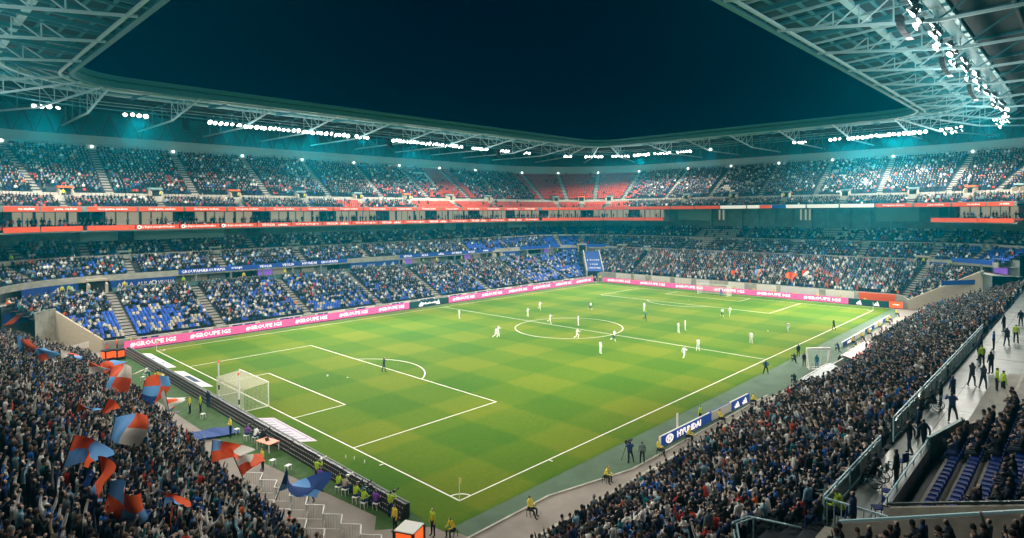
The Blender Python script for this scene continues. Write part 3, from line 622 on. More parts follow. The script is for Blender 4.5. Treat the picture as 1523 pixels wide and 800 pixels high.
# ---- standing terrace behind the goal
kop = empty('grandstand', (-14, 20, 0), 'steep standing terrace behind the goal, packed with flag-waving supporters', 'grandstand')
K_N = 20
def kr(i, f=0.0): return (-9.4-0.79*(i+f), 1.35+0.385*i)
def k_first(y): return 4 if y < 12 else 3 if y < 22 else 2 if y < 33 else 1 if y < 43 else 0
for ya, yb in ((-16, 12), (12, 22), (22, 33), (33, 43), (43, 60.5)):
    k0 = k_first((ya+yb)/2); lin_steps('terrace_steps', 'y', K_N-k0, lambda i, f=0.0, k0=k0: kr(i+k0, f), ya, yb, 'step_concrete', kop)
    xf, zf = kr(k0); P_('front_wall', 'concrete', xf+0.02, xf+0.2, ya+0.004, yb-0.004, -0.05, zf+0.75, kop)
mb = MB()
n = 12
for s in range(n):
    x0 = -9.2-16*s/n; x1 = -9.2-16*(s+1)/n; z0 = 2.0+8.2*s/n; z1 = 2.0+8.2*(s+1)/n
    mb.hexa([(x1, 60.5, 0), (x0, 60.5, 0), (x0, 60.9, 0), (x1, 60.9, 0), (x1, 60.5, z1), (x0, 60.5, z0), (x0, 60.9, z0), (x1, 60.9, z1)])
at_parent(mb.build('ramp_wall', 'parapet'), kop)
# ramp surface in the corner gap and its banner boards
mb = MB(); mb.hexa([(-26, 62, -0.02), (-9, 62, -0.02), (-6.5, 73, -0.02), (-18, 92, -0.02), (-26, 62, 2.6), (-9, 62, 0.0), (-6.5, 73, 0.0), (-18, 92, 2.8)])
o = mb.build('ramp', 'path_concrete'); o['kind'] = 'structure'
def banner(name, label, x0, y0, x1, y1, z, h, m, words=(), cat='banner', group=None, tm='text_white'):
    dx, dy = x1-x0, y1-y0; L = math.hypot(dx, dy); o = empty(name, ((x0+x1)/2, (y0+y1)/2, z), label, cat, group, math.atan2(dy, dx))
    boxobj('panel', m, -L/2, L/2, 0, 0.08, 0, h, o)
    for t, cx_, ww in words: word(t, o, (cx_, -0.03, h*0.5), 0, h*0.55, tm, ww)
    return o
o = banner('banner', 'blue banner with a red diagonal stripe hung at the corner ramp', -15.6, 78.3, -11.6, 81.0, 4.6, 1.6, 'flag_navy', [('OL', 1.9, 1.0)])
mb = MB(); mb.hexa([(-2.4, -0.05, 0), (-1.2, -0.05, 0), (-1.2, -0.01, 0), (-2.4, -0.01, 0), (0.0, -0.05, 1.5), (1.1, -0.05, 1.5), (1.1, -0.01, 1.5), (0.0, -0.01, 1.5)]); mb.build('stripe', 'vest_orange', o)
banner('banner', 'white and blue cloth banner lying along the ramp wall', -13, 66.5, -7.5, 70.5, 1.4, 0.8, 'flag_white', [('LYON', -0.8, 2.0)], tm='text_blue')
banner('banner', 'row of blue and white pennant banner above the far ramp', 110.5, -10.5, 117, -15.5, 5.2, 0.9, 'blue_panel')
mb = MB(); mb.hexa([(104.5, -24, 0), (104.5, -9.5, 0), (113, -5, 0), (124, -14, 0), (104.5, -24, 1.0), (104.5, -9.5, 0.01), (113, -5, 0.01), (124, -14, 2.5)]); o = mb.build('ramp', 'path_concrete'); o['kind'] = 'structure'
mb = MB()
for s in range(10):
    y0 = -9.4-14.5*s/10; y1 = -9.4-14.5*(s+1)/10; z0 = 2+5.7*s/10; z1 = 2+5.7*(s+1)/10
    mb.hexa([(104.0, y1, 0), (104.35, y1, 0), (104.35, y0, 0), (104.0, y0, 0), (104.0, y1, z1), (104.35, y1, z1), (104.35, y0, z0), (104.0, y0, z0)])
at_parent(mb.build('ramp_wall', 'parapet'), side)

# ================================================================ ROOF
roof = empty('stadium_roof', (52, 34, 38), 'steel truss stadium roof with an open rectangle above the pitch', 'roof')
RX0, RX1, RY0, RY1 = -9.2, 114.0, -6.8, 74.3; RC = 8.0
def rpos(side_, u, off, z):
    """point on the roof: side 'N' far side, 'E' far end, 'S' near side, 'W' goal end, or corners; off = metres outward from the opening"""
    cx0, cx1, cy0, cy1 = RX0+RC, RX1-RC, RY0+RC, RY1-RC; r = RC+off
    if side_ == 'N': return (u, RY1+off, z)
    if side_ == 'S': return (u, RY0-off, z)
    if side_ == 'E': return (RX1+off, u, z)
    if side_ == 'W': return (RX0-off, u, z)
    c = {'NE': (cx1, cy1, 0), 'SE': (cx1, cy0, -H), 'SW': (cx0, cy0, -2*H), 'NW': (cx0, cy1, H)}[side_]; a = c[2]+u
    return (c[0]+r*math.cos(a), c[1]+r*math.sin(a), z)
def rloop(nc=8):
    L = [('N', RX0+RC), ('N', RX1-RC)]
    L += [('NE', H*(1-i/nc)) for i in range(1, nc)] + [('E', RY1-RC), ('E', RY0+RC)] + [('SE', H*(1-i/nc)) for i in range(1, nc)]
    L += [('S', RX1-RC), ('S', RX0+RC)] + [('SW', H*(1-i/nc)) for i in range(1, nc)] + [('W', RY0+RC), ('W', RY1-RC)] + [('NW', H*(1-i/nc)) for i in range(1, nc)]
    return L+[L[0]]
def rz(off): return 39.15 + off*0.055 if off <= 15 else 39.975 + (off-15)*0.02
def roof_strip(name, m, prof):
    mb = MB(); L = rloop(); n = len(prof)
    for s in L:
        for off, z in prof: mb.v.append(rpos(s[0], s[1], off, z))
    for i in range(len(L)-1):
        for j in range(n-1):
            a = i*n+j; mb.f.append((a, a+1, a+n+1, a+n)); mb.m.append(0)
    return at_parent(mb.build(name, m), roof)
roof_strip('roof_deck', 'roof_sheet', [(0.3, rz(0.3)), (14.6, rz(14.6))]); roof_strip('roof_deck', 'roof_sheet_shade', [(14.6, rz(14.6)), (48, rz(48)), (48, rz(48)+0.4)])
roof_strip('roof_cover', 'roof_top', [(-0.2, 40.1), (14.6, 40.9), (48, 41.6)])
roof_strip('edge_beam', 'steel_haze_deep', [(0.4, 38.35), (-0.15, 38.35), (-0.15, 39.25), (0.4, 39.25), (0.4, 38.35)])
roof_strip('gutter', 'steel_haze_deep', [(0.1, 39.4), (-0.55, 39.5), (-0.55, 40.05), (0.2, 40.12), (0.1, 39.4)])
roof_strip('edge_pipe', 'steel_haze_pale', [(1.5, 38.2), (1.22, 38.2), (1.22, 38.45), (1.5, 38.45), (1.5, 38.2)])
for off, wd in [(2.4, .16), (4.2, .16), (6.0, .16), (7.6, .34), (9.2, .16), (10.8, .16), (12.4, .16), (14.0, .34)]:
    z = rz(off); mtl = 'steel_haze_pale' if wd > .2 else 'steel_haze_deep'
    roof_strip('purlin', mtl, [(off-wd, z-0.05), (off-wd, z-0.05-wd*1.2), (off+wd, z-0.05-wd*1.2), (off+wd, z-0.05)])
for off in (19, 23.5, 28): roof_strip('purlin', 'dark_steel', [(off-.15, rz(off)-.05), (off-.15, rz(off)-.4), (off+.15, rz(off)-.4), (off+.15, rz(off)-.05)])
LAMP_OFF, LAMP_Z = 14.6, 36.9
def truss(s, u):
    o = empty('truss', rpos(s, u, 7.5, 38)); at_parent_s(o, roof); loc = Vector(o.location)
    f = lambda off, z: Vector(rpos(s, u, off, z))-loc
    b = MB(); b.bar(f(0.6, 38.35), f(14.6, 36.35), 0.26, 0.26); b.bar(f(14.6, 36.35), f(36, 36.5), 0.26, 0.26); b.build('bottom_chord', 'steel_haze_pale', o)
    b = MB(); b.bar(f(0.6, rz(0.6)-0.2), f(14.6, rz(14.6)-0.2), 0.22, 0.3); b.bar(f(14.6, rz(14.6)-0.2), f(36, rz(36)-0.2), 0.22, 0.3); b.build('top_chord', 'steel_haze_deep', o)
    for a, c in ((4, 6), (6, 8.3), (8.3, 11.2), (11.2, 14.6)):
        zb = lambda q: 38.35-(q-0.6)/14*2.0
        b = MB(); b.bar(f(c, zb(c)), f(c, rz(c)-0.3), 0.12); b.bar(f(a, zb(a)), f(c, rz(c)-0.3), 0.12); b.build('web_member', 'steel_haze_pale', o)
    for a, c in ((14.6, 20), (20, 26), (26, 32)):
        b = MB(); b.bar(f(a, 36.4), f(c, rz(c)-0.3), 0.14); b.bar(f(c, 36.45), f(c, rz(c)-0.3), 0.14); b.build('web_member', 'steel_haze_deep', o)
def beam(s, u, off0, off1, m='steel_haze_deep', w_=0.2, h_=0.5):
    b = MB(); b.bar(rpos(s, u, off0, rz(off0)-0.5), rpos(s, u, off1, rz(off1)-0.5), w_, h_); at_parent(b.build('rafter', m), roof)
for x in np.arange(-3.6, 108, 12.2): truss('N', float(x)); beam('N', float(x)+6.1, 0.5, 14.4)
for x in np.arange(0.0, 108, 12.3): truss('S', float(x)); beam('S', float(x)+6.1, 0.5, 14.4); beam('S', float(x)+3.0, 0.5, 14.4, 'steel_haze_pale', .12, .25); beam('S', float(x)+9.2, 0.5, 14.4, 'steel_haze_pale', .12, .25)
for y in np.arange(-1.5, 70, 12.0): truss('E', float(y)); beam('E', float(y)+6.0, 0.5, 14.4); truss('W', float(y)); beam('W', float(y)+6.0, 0.5, 14.4); beam('W', float(y)+3, 0.5, 14.4); beam('W', float(y)+9, .5, 14.4)
for c in ('NE', 'SE', 'NW', 'SW'):
    for a in (22.5, 45, 67.5): truss(c, D(a))
# catwalk carrying the floodlights
roof_strip('catwalk', 'steel_haze_deep', [(LAMP_OFF-0.5, 37.25), (LAMP_OFF+0.5, 37.25), (LAMP_OFF+0.5, 37.33), (LAMP_OFF-0.5, 37.33), (LAMP_OFF-0.5, 37.25)])
for dz in (37.8, 38.3): roof_strip('catwalk_rail', 'steel_haze_pale', [(LAMP_OFF-0.55, dz), (LAMP_OFF-0.5, dz), (LAMP_OFF-0.5, dz+0.06), (LAMP_OFF-0.55, dz+0.06), (LAMP_OFF-0.55, dz)])

# ================================================================ FLOODLIGHTS
hb = MB(); hb.tube([(0, 0.30, 0), (0, 0.16, 0), (0, -0.16, 0), (0, -0.20, 0)], [0.14, 0.22, 0.39, 0.40], 12); LAMP_H = hb.mesh('housing', 'lamp_housing')
lb = MB(); lb.tube([(0, -0.200, 0), (0, -0.235, 0)], 0.36, 14); LAMP_L = lb.mesh('lens', 'lamp_lens')
yb = MB()
for s in (-1, 1): yb.bar((s*0.43, 0, 0), (s*0.43, 0, 0.6), 0.04)
yb.bar((-0.45, 0, 0.6), (0.45, 0, 0.6), 0.04); LAMP_Y = yb.mesh('yoke', 'steel_haze_deep')
def floodlight(p, aim, label, group):
    k_ = random.uniform(.8, 1.2) if 'far' in group else random.uniform(.7, 1.0)
    o = empty('floodlight', p, label, 'floodlight', group); d = (Vector(aim)-Vector(p)).normalized()
    rot = d.to_track_quat('-Y', 'Z').to_euler()
    for nm, me in (('housing', LAMP_H), ('lens', LAMP_L)):
        c = place(nm, me, o); c.rotation_euler = rot; c.scale = (k_, k_, k_)
    c = place('yoke', LAMP_Y, o); c.rotation_euler = (0, 0, rot.z); c.scale = (k_, k_, k_); return o
def bank(s, u, n, label, group, spread=2.6, aim=None, watt=1.0, spill=1.0):
    """a bank of heads under the catwalk; one spot lamp stands for its beam, with added spill and glow lamps"""
    c = Vector(rpos(s, u, LAMP_OFF-0.7, LAMP_Z-0.15)); t = Vector(rpos(s, u+(0.05 if len(s) > 1 else 1), LAMP_OFF-0.7, LAMP_Z))-Vector(rpos(s, u, LAMP_OFF-0.7, LAMP_Z)); t.normalize()
    q0 = Vector(rpos(s, u, LAMP_OFF, 0)); q1 = Vector(rpos(s, u, LAMP_OFF-1, 0)); aim = aim or tuple(q0+(q1-q0)*random.uniform(32, 64)+t*random.uniform(-16, 16)); hs = []
    m = max(n, round(n*1.3)); per = (m+1)//2; row1 = s in ('N', 'E', 'NE')
    for i in range(m):
        e = ((i//2)-(per-1)/2)*random.uniform(.92, 1.25)+random.uniform(-.2, .2) if not row1 else (i-(m-1)/2)*.98+random.uniform(-.1, .1); q = c + t*e + Vector((0, 0, (-0.85*(i % 2) if not row1 else 0)+random.uniform(-.12, .08)))
        if any((q-h).length < 0.8 for h in hs): q = q+Vector((0, 0, -1.6 if i % 2 == 0 else -.85))
        hs.append(q); floodlight(q, (aim[0]+random.uniform(-30, 30), aim[1]+random.uniform(-24, 24), 0), label, group)
    ld = bpy.data.lights.new('floodlight_beam', 'SPOT'); ld.energy = LAMP_WATT*watt*n/5; ld.color = LAMP_COL; ld.spot_size = D(SPOT_DEG); ld.spot_blend = 0.9; ld.shadow_soft_size = 1.2
    lo = bpy.data.objects.new('floodlight_beam', ld); COL.objects.link(lo); lo.location = c+Vector((0, 0, -0.95))
    lo.rotation_euler = (Vector(aim)-lo.location).to_track_quat('-Z', 'Y').to_euler()
    ld = bpy.data.lights.new('spill_helper', 'SPOT'); ld.energy = LAMP_WATT*watt*n/5*SPILL*spill; ld.color = LAMP_COL; ld.shadow_soft_size = 0.6; ld.spot_size = D(150); ld.spot_blend = 0.35  # added downward lamp for light on the stand and haze below
    lo = bpy.data.objects.new('spill_helper', ld); COL.objects.link(lo); lo.location = Vector(rpos(s, u, LAMP_OFF-1.0, LAMP_Z-2.2))
    lo.rotation_euler = (Vector(rpos(s, u, LAMP_OFF-3.0, 0))-lo.location).to_track_quat('-Z', 'Y').to_euler()
    ld = bpy.data.lights.new('glow_helper', 'POINT'); ld.energy = LAMP_WATT*watt*n/5*GLOW; ld.color = LAMP_COL; ld.shadow_soft_size = 0.9  # added lamp for the glow around the heads, no fitting of its own
    lo = bpy.data.objects.new('glow_helper', ld); COL.objects.link(lo); lo.location = Vector(rpos(s, u, LAMP_OFF-2.6, LAMP_Z-3.4))
SPILLS = []
GF = {'N': ('white floodlight head in a bank under the far side roof', 'floodlights under the far side roof'), 'E': ('white floodlight head in a bank above the far goal end', 'floodlights above the far goal end'),
      'S': ('white floodlight head hung from the truss roof over the packed side stand', 'floodlights over the packed side stand'), 'W': ('white floodlight head hung above the standing terrace', 'floodlights above the standing terrace')}
for x, n in ((-9, 3), (3, 3), (17, 5), (22, 4), (28, 6), (34, 6), (40, 5), (46, 3), (58, 7), (66, 6), (73, 4), (81, 5), (90, 3), (99, 2)): bank('N', x, n, *GF['N'], spill={58: 3.2, 66: 2.6, 81: 2.6, -9: 6.0, 3: 3.5}.get(x, .8))
bank('NW', D(60), 5, *GF['W'], watt=.7, spill=6.0)
for u, n in ((66, 2), (44, 5), (22, 5)): bank('NE', D(u), n, *GF['E'], spill=1.5)
for y, n in ((68, 5), (61, 5), (54, 4), (46, 1), (22, 3), (14, 2), (7, 7), (1, 6), (-2, 5)): bank('E', y, n, *GF['E'], spill=1.8 if y < 10 else (2.0 if y > 50 else .8))
for u, n in ((60, 7), (25, 7)): bank('SE', D(u), n, *GF['S'], spill=2.2)
for x, n in ((104, 6), (95, 6), (86, 7), (77, 6), (68, 6), (59, 7), (50, 6), (41, 6), (32, 6), (20, 4), (6, 4)): bank('S', x, n, *GF['S'], spill=.75 if x > 45 else .42)
for y, n in ((70, 4), (56, 4), (42, 4), (28, 4), (14, 4), (2, 4)): bank('W', y, n, *GF['W'], watt=.8, spill=2.3 if y > 20 else 1.3)
for u in (25, 65): bank('SW', D(u), 4, *GF['W'], watt=.6, spill=1.0)  # unseen corner banks added to brighten the terrace
# loudspeaker arrays hung by the near catwalk
sp = MB()
for j in range(6): sp.hexa([(-0.55, -0.25-0.03*j*j, -0.36*j-0.32), (0.55, -0.25-0.03*j*j, -0.36*j-0.32), (0.55, 0.25-0.03*j*j, -0.36*j-0.32), (-0.55, 0.25-0.03*j*j, -0.36*j-0.32), (-0.55, -0.25-0.02*j*j, -0.36*j), (0.55, -0.25-0.02*j*j, -0.36*j), (0.55, 0.25-0.02*j*j, -0.36*j), (-0.55, 0.25-0.02*j*j, -0.36*j)])
SPK = sp.mesh('cabinets', 'black_plastic')
for (s, u) in (('S', 34), ('S', 54), ('S', 74), ('N', 10), ('N', 52), ('N', 86)):
    o = empty('loudspeaker_array', rpos(s, u, 12.3, 36.6), 'black curved loudspeaker array hung under the %s' % ('truss roof over the packed side stand' if s == 'S' else 'far side roof'), 'loudspeaker', 'loudspeakers under the %s roof' % ('near' if s == 'S' else 'far'))
    place('cabinets', SPK, o); b = MB(); b.bar((0, 0, 0), (0, 0, 2.6), 0.06); b.build('hanger', 'steel_haze_deep', o)

# ================================================================ HAZE
hz = MB(); hz.box(-66, 168, -64, 130, -1.2, 42.4); haze = hz.mesh('haze', [])
hm = bpy.data.materials.new('haze_air'); hm.use_nodes = True; nt = hm.node_tree
for n_ in list(nt.nodes):
    if n_.type == 'BSDF_PRINCIPLED': nt.nodes.remove(n_)
pv = nt.nodes.new('ShaderNodeVolumePrincipled'); pv.inputs['Color'].default_value = (0.0, 0.60, 0.84, 1); pv.inputs['Density'].default_value = HAZE_DENSITY; pv.inputs["Anisotropy"].default_value = 0.68
outn = [n_ for n_ in nt.nodes if n_.type == 'OUTPUT_MATERIAL'][0]; nt.links.new(pv.outputs[0], outn.inputs['Volume'])
haze.materials.append(hm); ho = place('haze', haze); ho['kind'] = 'stuff'; ho['label'] = 'thin teal floodlit haze filling the stadium'
# ================================================================ FIGURES
def nrm(v): v = np.asarray(v, float); return v/np.linalg.norm(v)
ARM = {'down': ((.18, .05, -1), (.05, .25, -1)), 'up': ((.45, .15, 1), (.05, .25, 1)), 'wide': ((.9, .2, .7), (.5, .3, 1)), 'clap': ((.15, .35, -1), (-.55, .8, .45)), 'lap': ((.15, .35, -1), (-.35, .95, -.15)),
       'fwd': ((.2, .8, -.5), (-.1, 1, .15)), 'face': ((.35, .55, -.55), (-.55, .35, 1)), 'back': ((.25, -.6, -1), (.1, .1, -1)), 'swing': ((.25, .6, -1), (-.2, .9, .35)), 'hip': ((.6, -.25, -1), (-.8, .5, -.6)), 'point': ((.5, .7, .35), (.3, .9, .35)), 'push': ((.15, .35, -1), (0, 1, -.1)), 'fold': ((.25, .25, -1), (-.9, .45, .1))}
LEG = {'st': ((.10, .02, -1), (.03, -.03, -1)), 'f': ((.04, .28, -1), (.02, .0, -1)), 'b': ((.04, -.18, -1), (.02, -.38, -1)), 'kf': ((.08, .9, -.75), (.02, -.35, -1)), 'kb': ((.06, -.3, -1), (.02, -1, -.35)), 'sit': ((.16, 1, -.06), (.04, -.08, -1)), 'sit2': ((.22, 1, -.1), (.02, .35, -1)), 'cr': ((.25, .9, .15), (.05, -.65, -1)), 'kn': ((.12, .25, -1), (.03, -1, -.15)), 'wide': ((.28, .05, -1), (.16, -.03, -1))}
POSES = {  # lean, arm L, arm R, leg L, leg R, head pitch
 'stand': (.02, 'down', 'down', 'st', 'st', 0), 'stand_fold': (.0, 'fold', 'fold', 'st', 'st', 0), 'arms_up': (-.04, 'up', 'up', 'st', 'st', .1), 'arms_wide': (-.02, 'wide', 'wide', 'wide', 'wide', .1), 'one_up': (.02, 'up', 'down', 'st', 'wide', 0), 'clap': (.06, 'clap', 'clap', 'st', 'st', 0), 'phone': (.03, 'face', 'face', 'st', 'wide', -.1),
 'walk': (.06, 'swing', 'back', 'b', 'f', 0), 'run': (.22, 'back', 'swing', 'kf', 'kb', 0), 'jog': (.12, 'swing', 'back', 'kb', 'f', 0), 'kick': (.1, 'wide', 'back', 'b', 'f', .0), 'point': (.04, 'point', 'down', 'st', 'f', 0), 'hip': (.03, 'hip', 'hip', 'wide', 'wide', 0),
 'sit': (-.06, 'lap', 'lap', 'sit', 'sit2', 0), 'sit_lean': (.38, 'lap', 'lap', 'sit', 'sit', -.1), 'sit_clap': (.08, 'clap', 'clap', 'sit', 'sit', 0), 'sit_up': (-.05, 'up', 'one' if 0 else 'down', 'sit', 'sit2', .1), 'sit_face': (.15, 'face', 'lap', 'sit2', 'sit', 0),
 'crouch': (.35, 'face', 'face', 'cr', 'kn', 0), 'push': (.22, 'push', 'push', 'f', 'b', 0)}
def skeleton(pn):
    lean, aL, aR, lL, lR, hp = POSES[pn]; J = {}
    up = np.array([0, math.sin(lean), math.cos(lean)]); J['pel'] = np.zeros(3)
    for s, l in ((-1, lL), (1, lR)):
        d1, d2 = LEG[l]; k = 'L' if s < 0 else 'R'
        J['hip'+k] = np.array([s*.095, 0, -.04]); J['kn'+k] = J['hip'+k]+nrm((d1[0]*s, d1[1], d1[2]))*.44; J['an'+k] = J['kn'+k]+nrm((d2[0]*s, d2[1], d2[2]))*.42
        J['to'+k] = J['an'+k]+np.array([s*.03, .17, -.055])
    J['spi'] = up*.2; J['che'] = up*.40; J['nb'] = up*.53
    hd = nrm((0, math.sin(lean*.6-hp), math.cos(lean*.6-hp))); J['jaw'] = J['nb']+hd*.11+np.array([0, .02, 0]); J['cra'] = J['nb']+hd*.235
    for s, a in ((-1, aL), (1, aR)):
        d1, d2 = ARM[a]; k = 'L' if s < 0 else 'R'
        J['sh'+k] = up*.47+np.array([s*.19, 0, 0]); J['el'+k] = J['sh'+k]+nrm((d1[0]*s, d1[1], d1[2]))*.29; J['wr'+k] = J['el'+k]+nrm((d2[0]*s, d2[1], d2[2]))*.25; J['ha'+k] = J['wr'+k]+nrm((d2[0]*s, d2[1], d2[2]))*.11
    lift = .085-min(J['anL'][2], J['anR'][2])
    if 'kn' in (lL, lR) and pn == 'crouch': lift = .085-min(J['anL'][2], J['anR'][2], J['knR'][2]+.03)
    for k in J: J[k] = J[k]+np.array([0, 0, lift])
    return J
BONES = [('pel', 'spi', 2), ('spi', 'che', 2), ('che', 'nb', 2), ('nb', 'jaw', 0), ('jaw', 'cra', 0)]
for k in 'LR': BONES += [('che', 'sh'+k, 2), ('sh'+k, 'el'+k, 2), ('el'+k, 'wr'+k, 2), ('wr'+k, 'ha'+k, 0), ('pel', 'hip'+k, 3), ('hip'+k, 'kn'+k, 3), ('kn'+k, 'an'+k, 4), ('an'+k, 'to'+k, 5)]
RAD = {'pel': (.155, .115), 'spi': (.15, .11), 'che': (.18, .125), 'nb': (.065, .065), 'jaw': (.075, .085), 'cra': (.10, .115), 'sh': (.075, .075), 'el': (.055, .055), 'wr': (.04, .04), 'ha': (.05, .03), 'hip': (.10, .10), 'kn': (.068, .068), 'an': (.05, .05), 'to': (.045, .035)}
def skin_template(pn):
    J = skeleton(pn); names = list(J); idx = {n_: i for i, n_ in enumerate(names)}
    me = bpy.data.meshes.new('figure'); me.from_pydata([tuple(J[n_]) for n_ in names], [(idx[a], idx[b]) for a, b, _ in BONES], [])
    o = bpy.data.objects.new('figure', me); COL.objects.link(o); md = o.modifiers.new('s', 'SKIN'); md.use_smooth_shade = True
    if not me.skin_vertices: me.skin_vertices.new()
    for n_ in names:
        sv = me.skin_vertices[0].data[idx[n_]]; sv.radius = RAD[n_ if n_ in RAD else n_[:-1]]; sv.use_root = (n_ == 'pel')
    sb = o.modifiers.new('d', 'SUBSURF'); sb.levels = 1; sb.render_levels = 1
    out = bpy.data.meshes.new_from_object(o.evaluated_get(bpy.context.evaluated_depsgraph_get())); bpy.data.objects.remove(o); bpy.data.meshes.remove(me)
    A = np.array([J[a] for a, b, _ in BONES]); B_ = np.array([J[b] for a, b, _ in BONES]); part = np.array([p for _, _, p in BONES])
    c = np.empty(len(out.polygons)*3); out.polygons.foreach_get('center', c); c = c.reshape(-1, 3)
    d = B_-A; t = np.clip(((c[:, None]-A)*d).sum(2)/(d*d).sum(1), 0, 1); dist = np.linalg.norm(c[:, None]-A-t[..., None]*d, axis=2)
    rr = np.array([max(RAD[a if a in RAD else a[:-1]][0], RAD[b if b in RAD else b[:-1]][0]) for a, b, _ in BONES]); w_ = part[np.argmin(dist/rr, 1)]
    hd = J['cra']; m = (w_ == 0) & (np.linalg.norm(c-hd, axis=1) < .3) & (((c[:, 2] > hd[2]+.015)) | (c[:, 1] < hd[1]+.02) & (c[:, 2] > hd[2]-.13)); w_ = w_.copy(); w_[m] = 1
    for _ in range(6): out.materials.append(MATS['cloth black'])
    out.polygons.foreach_set('material_index', w_.astype(np.int32)); out.polygons.foreach_set('use_smooth', [True]*len(out.polygons)); out.update(); out.name = 'person_'+pn
    return out
FIG = {pn: skin_template(pn) for pn in POSES}
MALL = {n_: m for n_, m in MATS.items()}
def dress(o, top, legs, shin=None, skin=0, hair=0, shoes='cloth black'):
    for i, m in enumerate(('skin %d' % skin, 'hair %d' % hair, top, legs, shin or legs, shoes)):
        o.material_slots[i].link = 'OBJECT'; o.material_slots[i].material = MATS[m]
def person(name, pn, loc, yaw, top, legs, label, group=None, shin=None, skin=None, hair=None, shoes='cloth black', sc=1.0):
    o = place(name, FIG[pn], None, loc, yaw); o.scale = (sc, sc, sc)
    dress(o, top, legs, shin, random.randrange(5) if skin is None else skin, random.choice((0, 0, 0, 1, 1, 2, 3)) if hair is None else hair, shoes)
    return tag(o, label, 'person', group)

# ---- cheap crowd templates (tubes along the same skeletons), two levels of detail
def crowd_template(pn, near):
    J = skeleton(pn); V = []; F = []; C_ = []
    def tube(pts, rad, n, part, caps=True):
        base = len(V); pts = [np.asarray(p, float) for p in pts]
        for i, p in enumerate(pts):
            d = nrm(pts[min(i+1, len(pts)-1)]-pts[max(i-1, 0)]); ref = np.array([0, 1., 0]) if abs(d[1]) < .8 else np.array([0, 0, 1.]); s_ = nrm(np.cross(d, ref)); u_ = np.cross(s_, d)
            r_ = rad[i] if isinstance(rad[i], tuple) else (rad[i], rad[i])
            for j in range(n):
                a = 2*math.pi*(j+.5)/n; V.append(p+s_*math.cos(a)*r_[0]+u_*math.sin(a)*r_[1])
        for i in range(len(pts)-1):
            for j in range(n):
                a = base+i*n+j; b_ = base+i*n+(j+1) % n; pt = part[i] if isinstance(part, (list, tuple)) else part
                F.append((a, b_, b_+n)); F.append((a, b_+n, a+n)); C_.extend((pt, pt))
        if caps:
            k = base+(len(pts)-1)*n; pt = part[-1] if isinstance(part, (list, tuple)) else part
            for j in range(1, n-1): F.append((k, k+j, k+j+1)); C_.append(pt)
    shm = (J['shL']+J['shR'])/2; up = nrm(J['nb']-J['pel'])
    if near:
        tube([J['pel']-up*.06, J['spi'], J['che']+up*.03, J['nb']+up*.02], [(.155, .115), (.155, .115), (.20, .125), (.07, .07)], 6, 2)
        hd = nrm(J['cra']-J['jaw']); tube([J['nb'], J['jaw']-hd*.02, J['jaw']+hd*.07, J['cra']+hd*.03, J['cra']+hd*.10], [.055, .07, (.088, .1), (.09, .1), .045], 6, [0, 0, 1, 1])
        for k in 'LR':
            tube([J['sh'+k], J['el'+k], J['wr'+k], J['ha'+k]], [.062, .05, .04, .04], 4, [2, 2, 0]); tube([J['hip'+k], J['kn'+k], J['an'+k], J['to'+k]], [.095, .07, .05, .045], 4, [3, 3, 3])
    else:
        tube([J['pel']-up*.05, J['che']+up*.02, J['nb']], [(.17, .12), (.21, .125), (.07, .07)], 4, 2, False)
        hd = nrm(J['cra']-J['jaw']); tube([J['nb'], J['jaw']+hd*.02, J['cra']+hd*.03, J['cra']+hd*.1], [.06, .09, .1, .04], 4, [0, 0, 1])
        for k in 'LR': tube([J['sh'+k], J['el'+k], J['ha'+k]], [.06, .055, .045], 3, [2, 2 if k == 'L' else 2], False)
        km = (J['knL']+J['knR'])/2; am = (J['anL']+J['anR'])/2; tube([J['pel']-up*.02, km, am], [(.17, .1), (.16, .08), (.12, .06)], 4, 3, False)
    V = np.array(V); F = np.array(F); 
    # orient triangles outward is not needed for diffuse cloth
    return V, F, np.array(C_)
CT = {(pn, nr): crowd_template(pn, nr) for pn in POSES for nr in (True, False)}

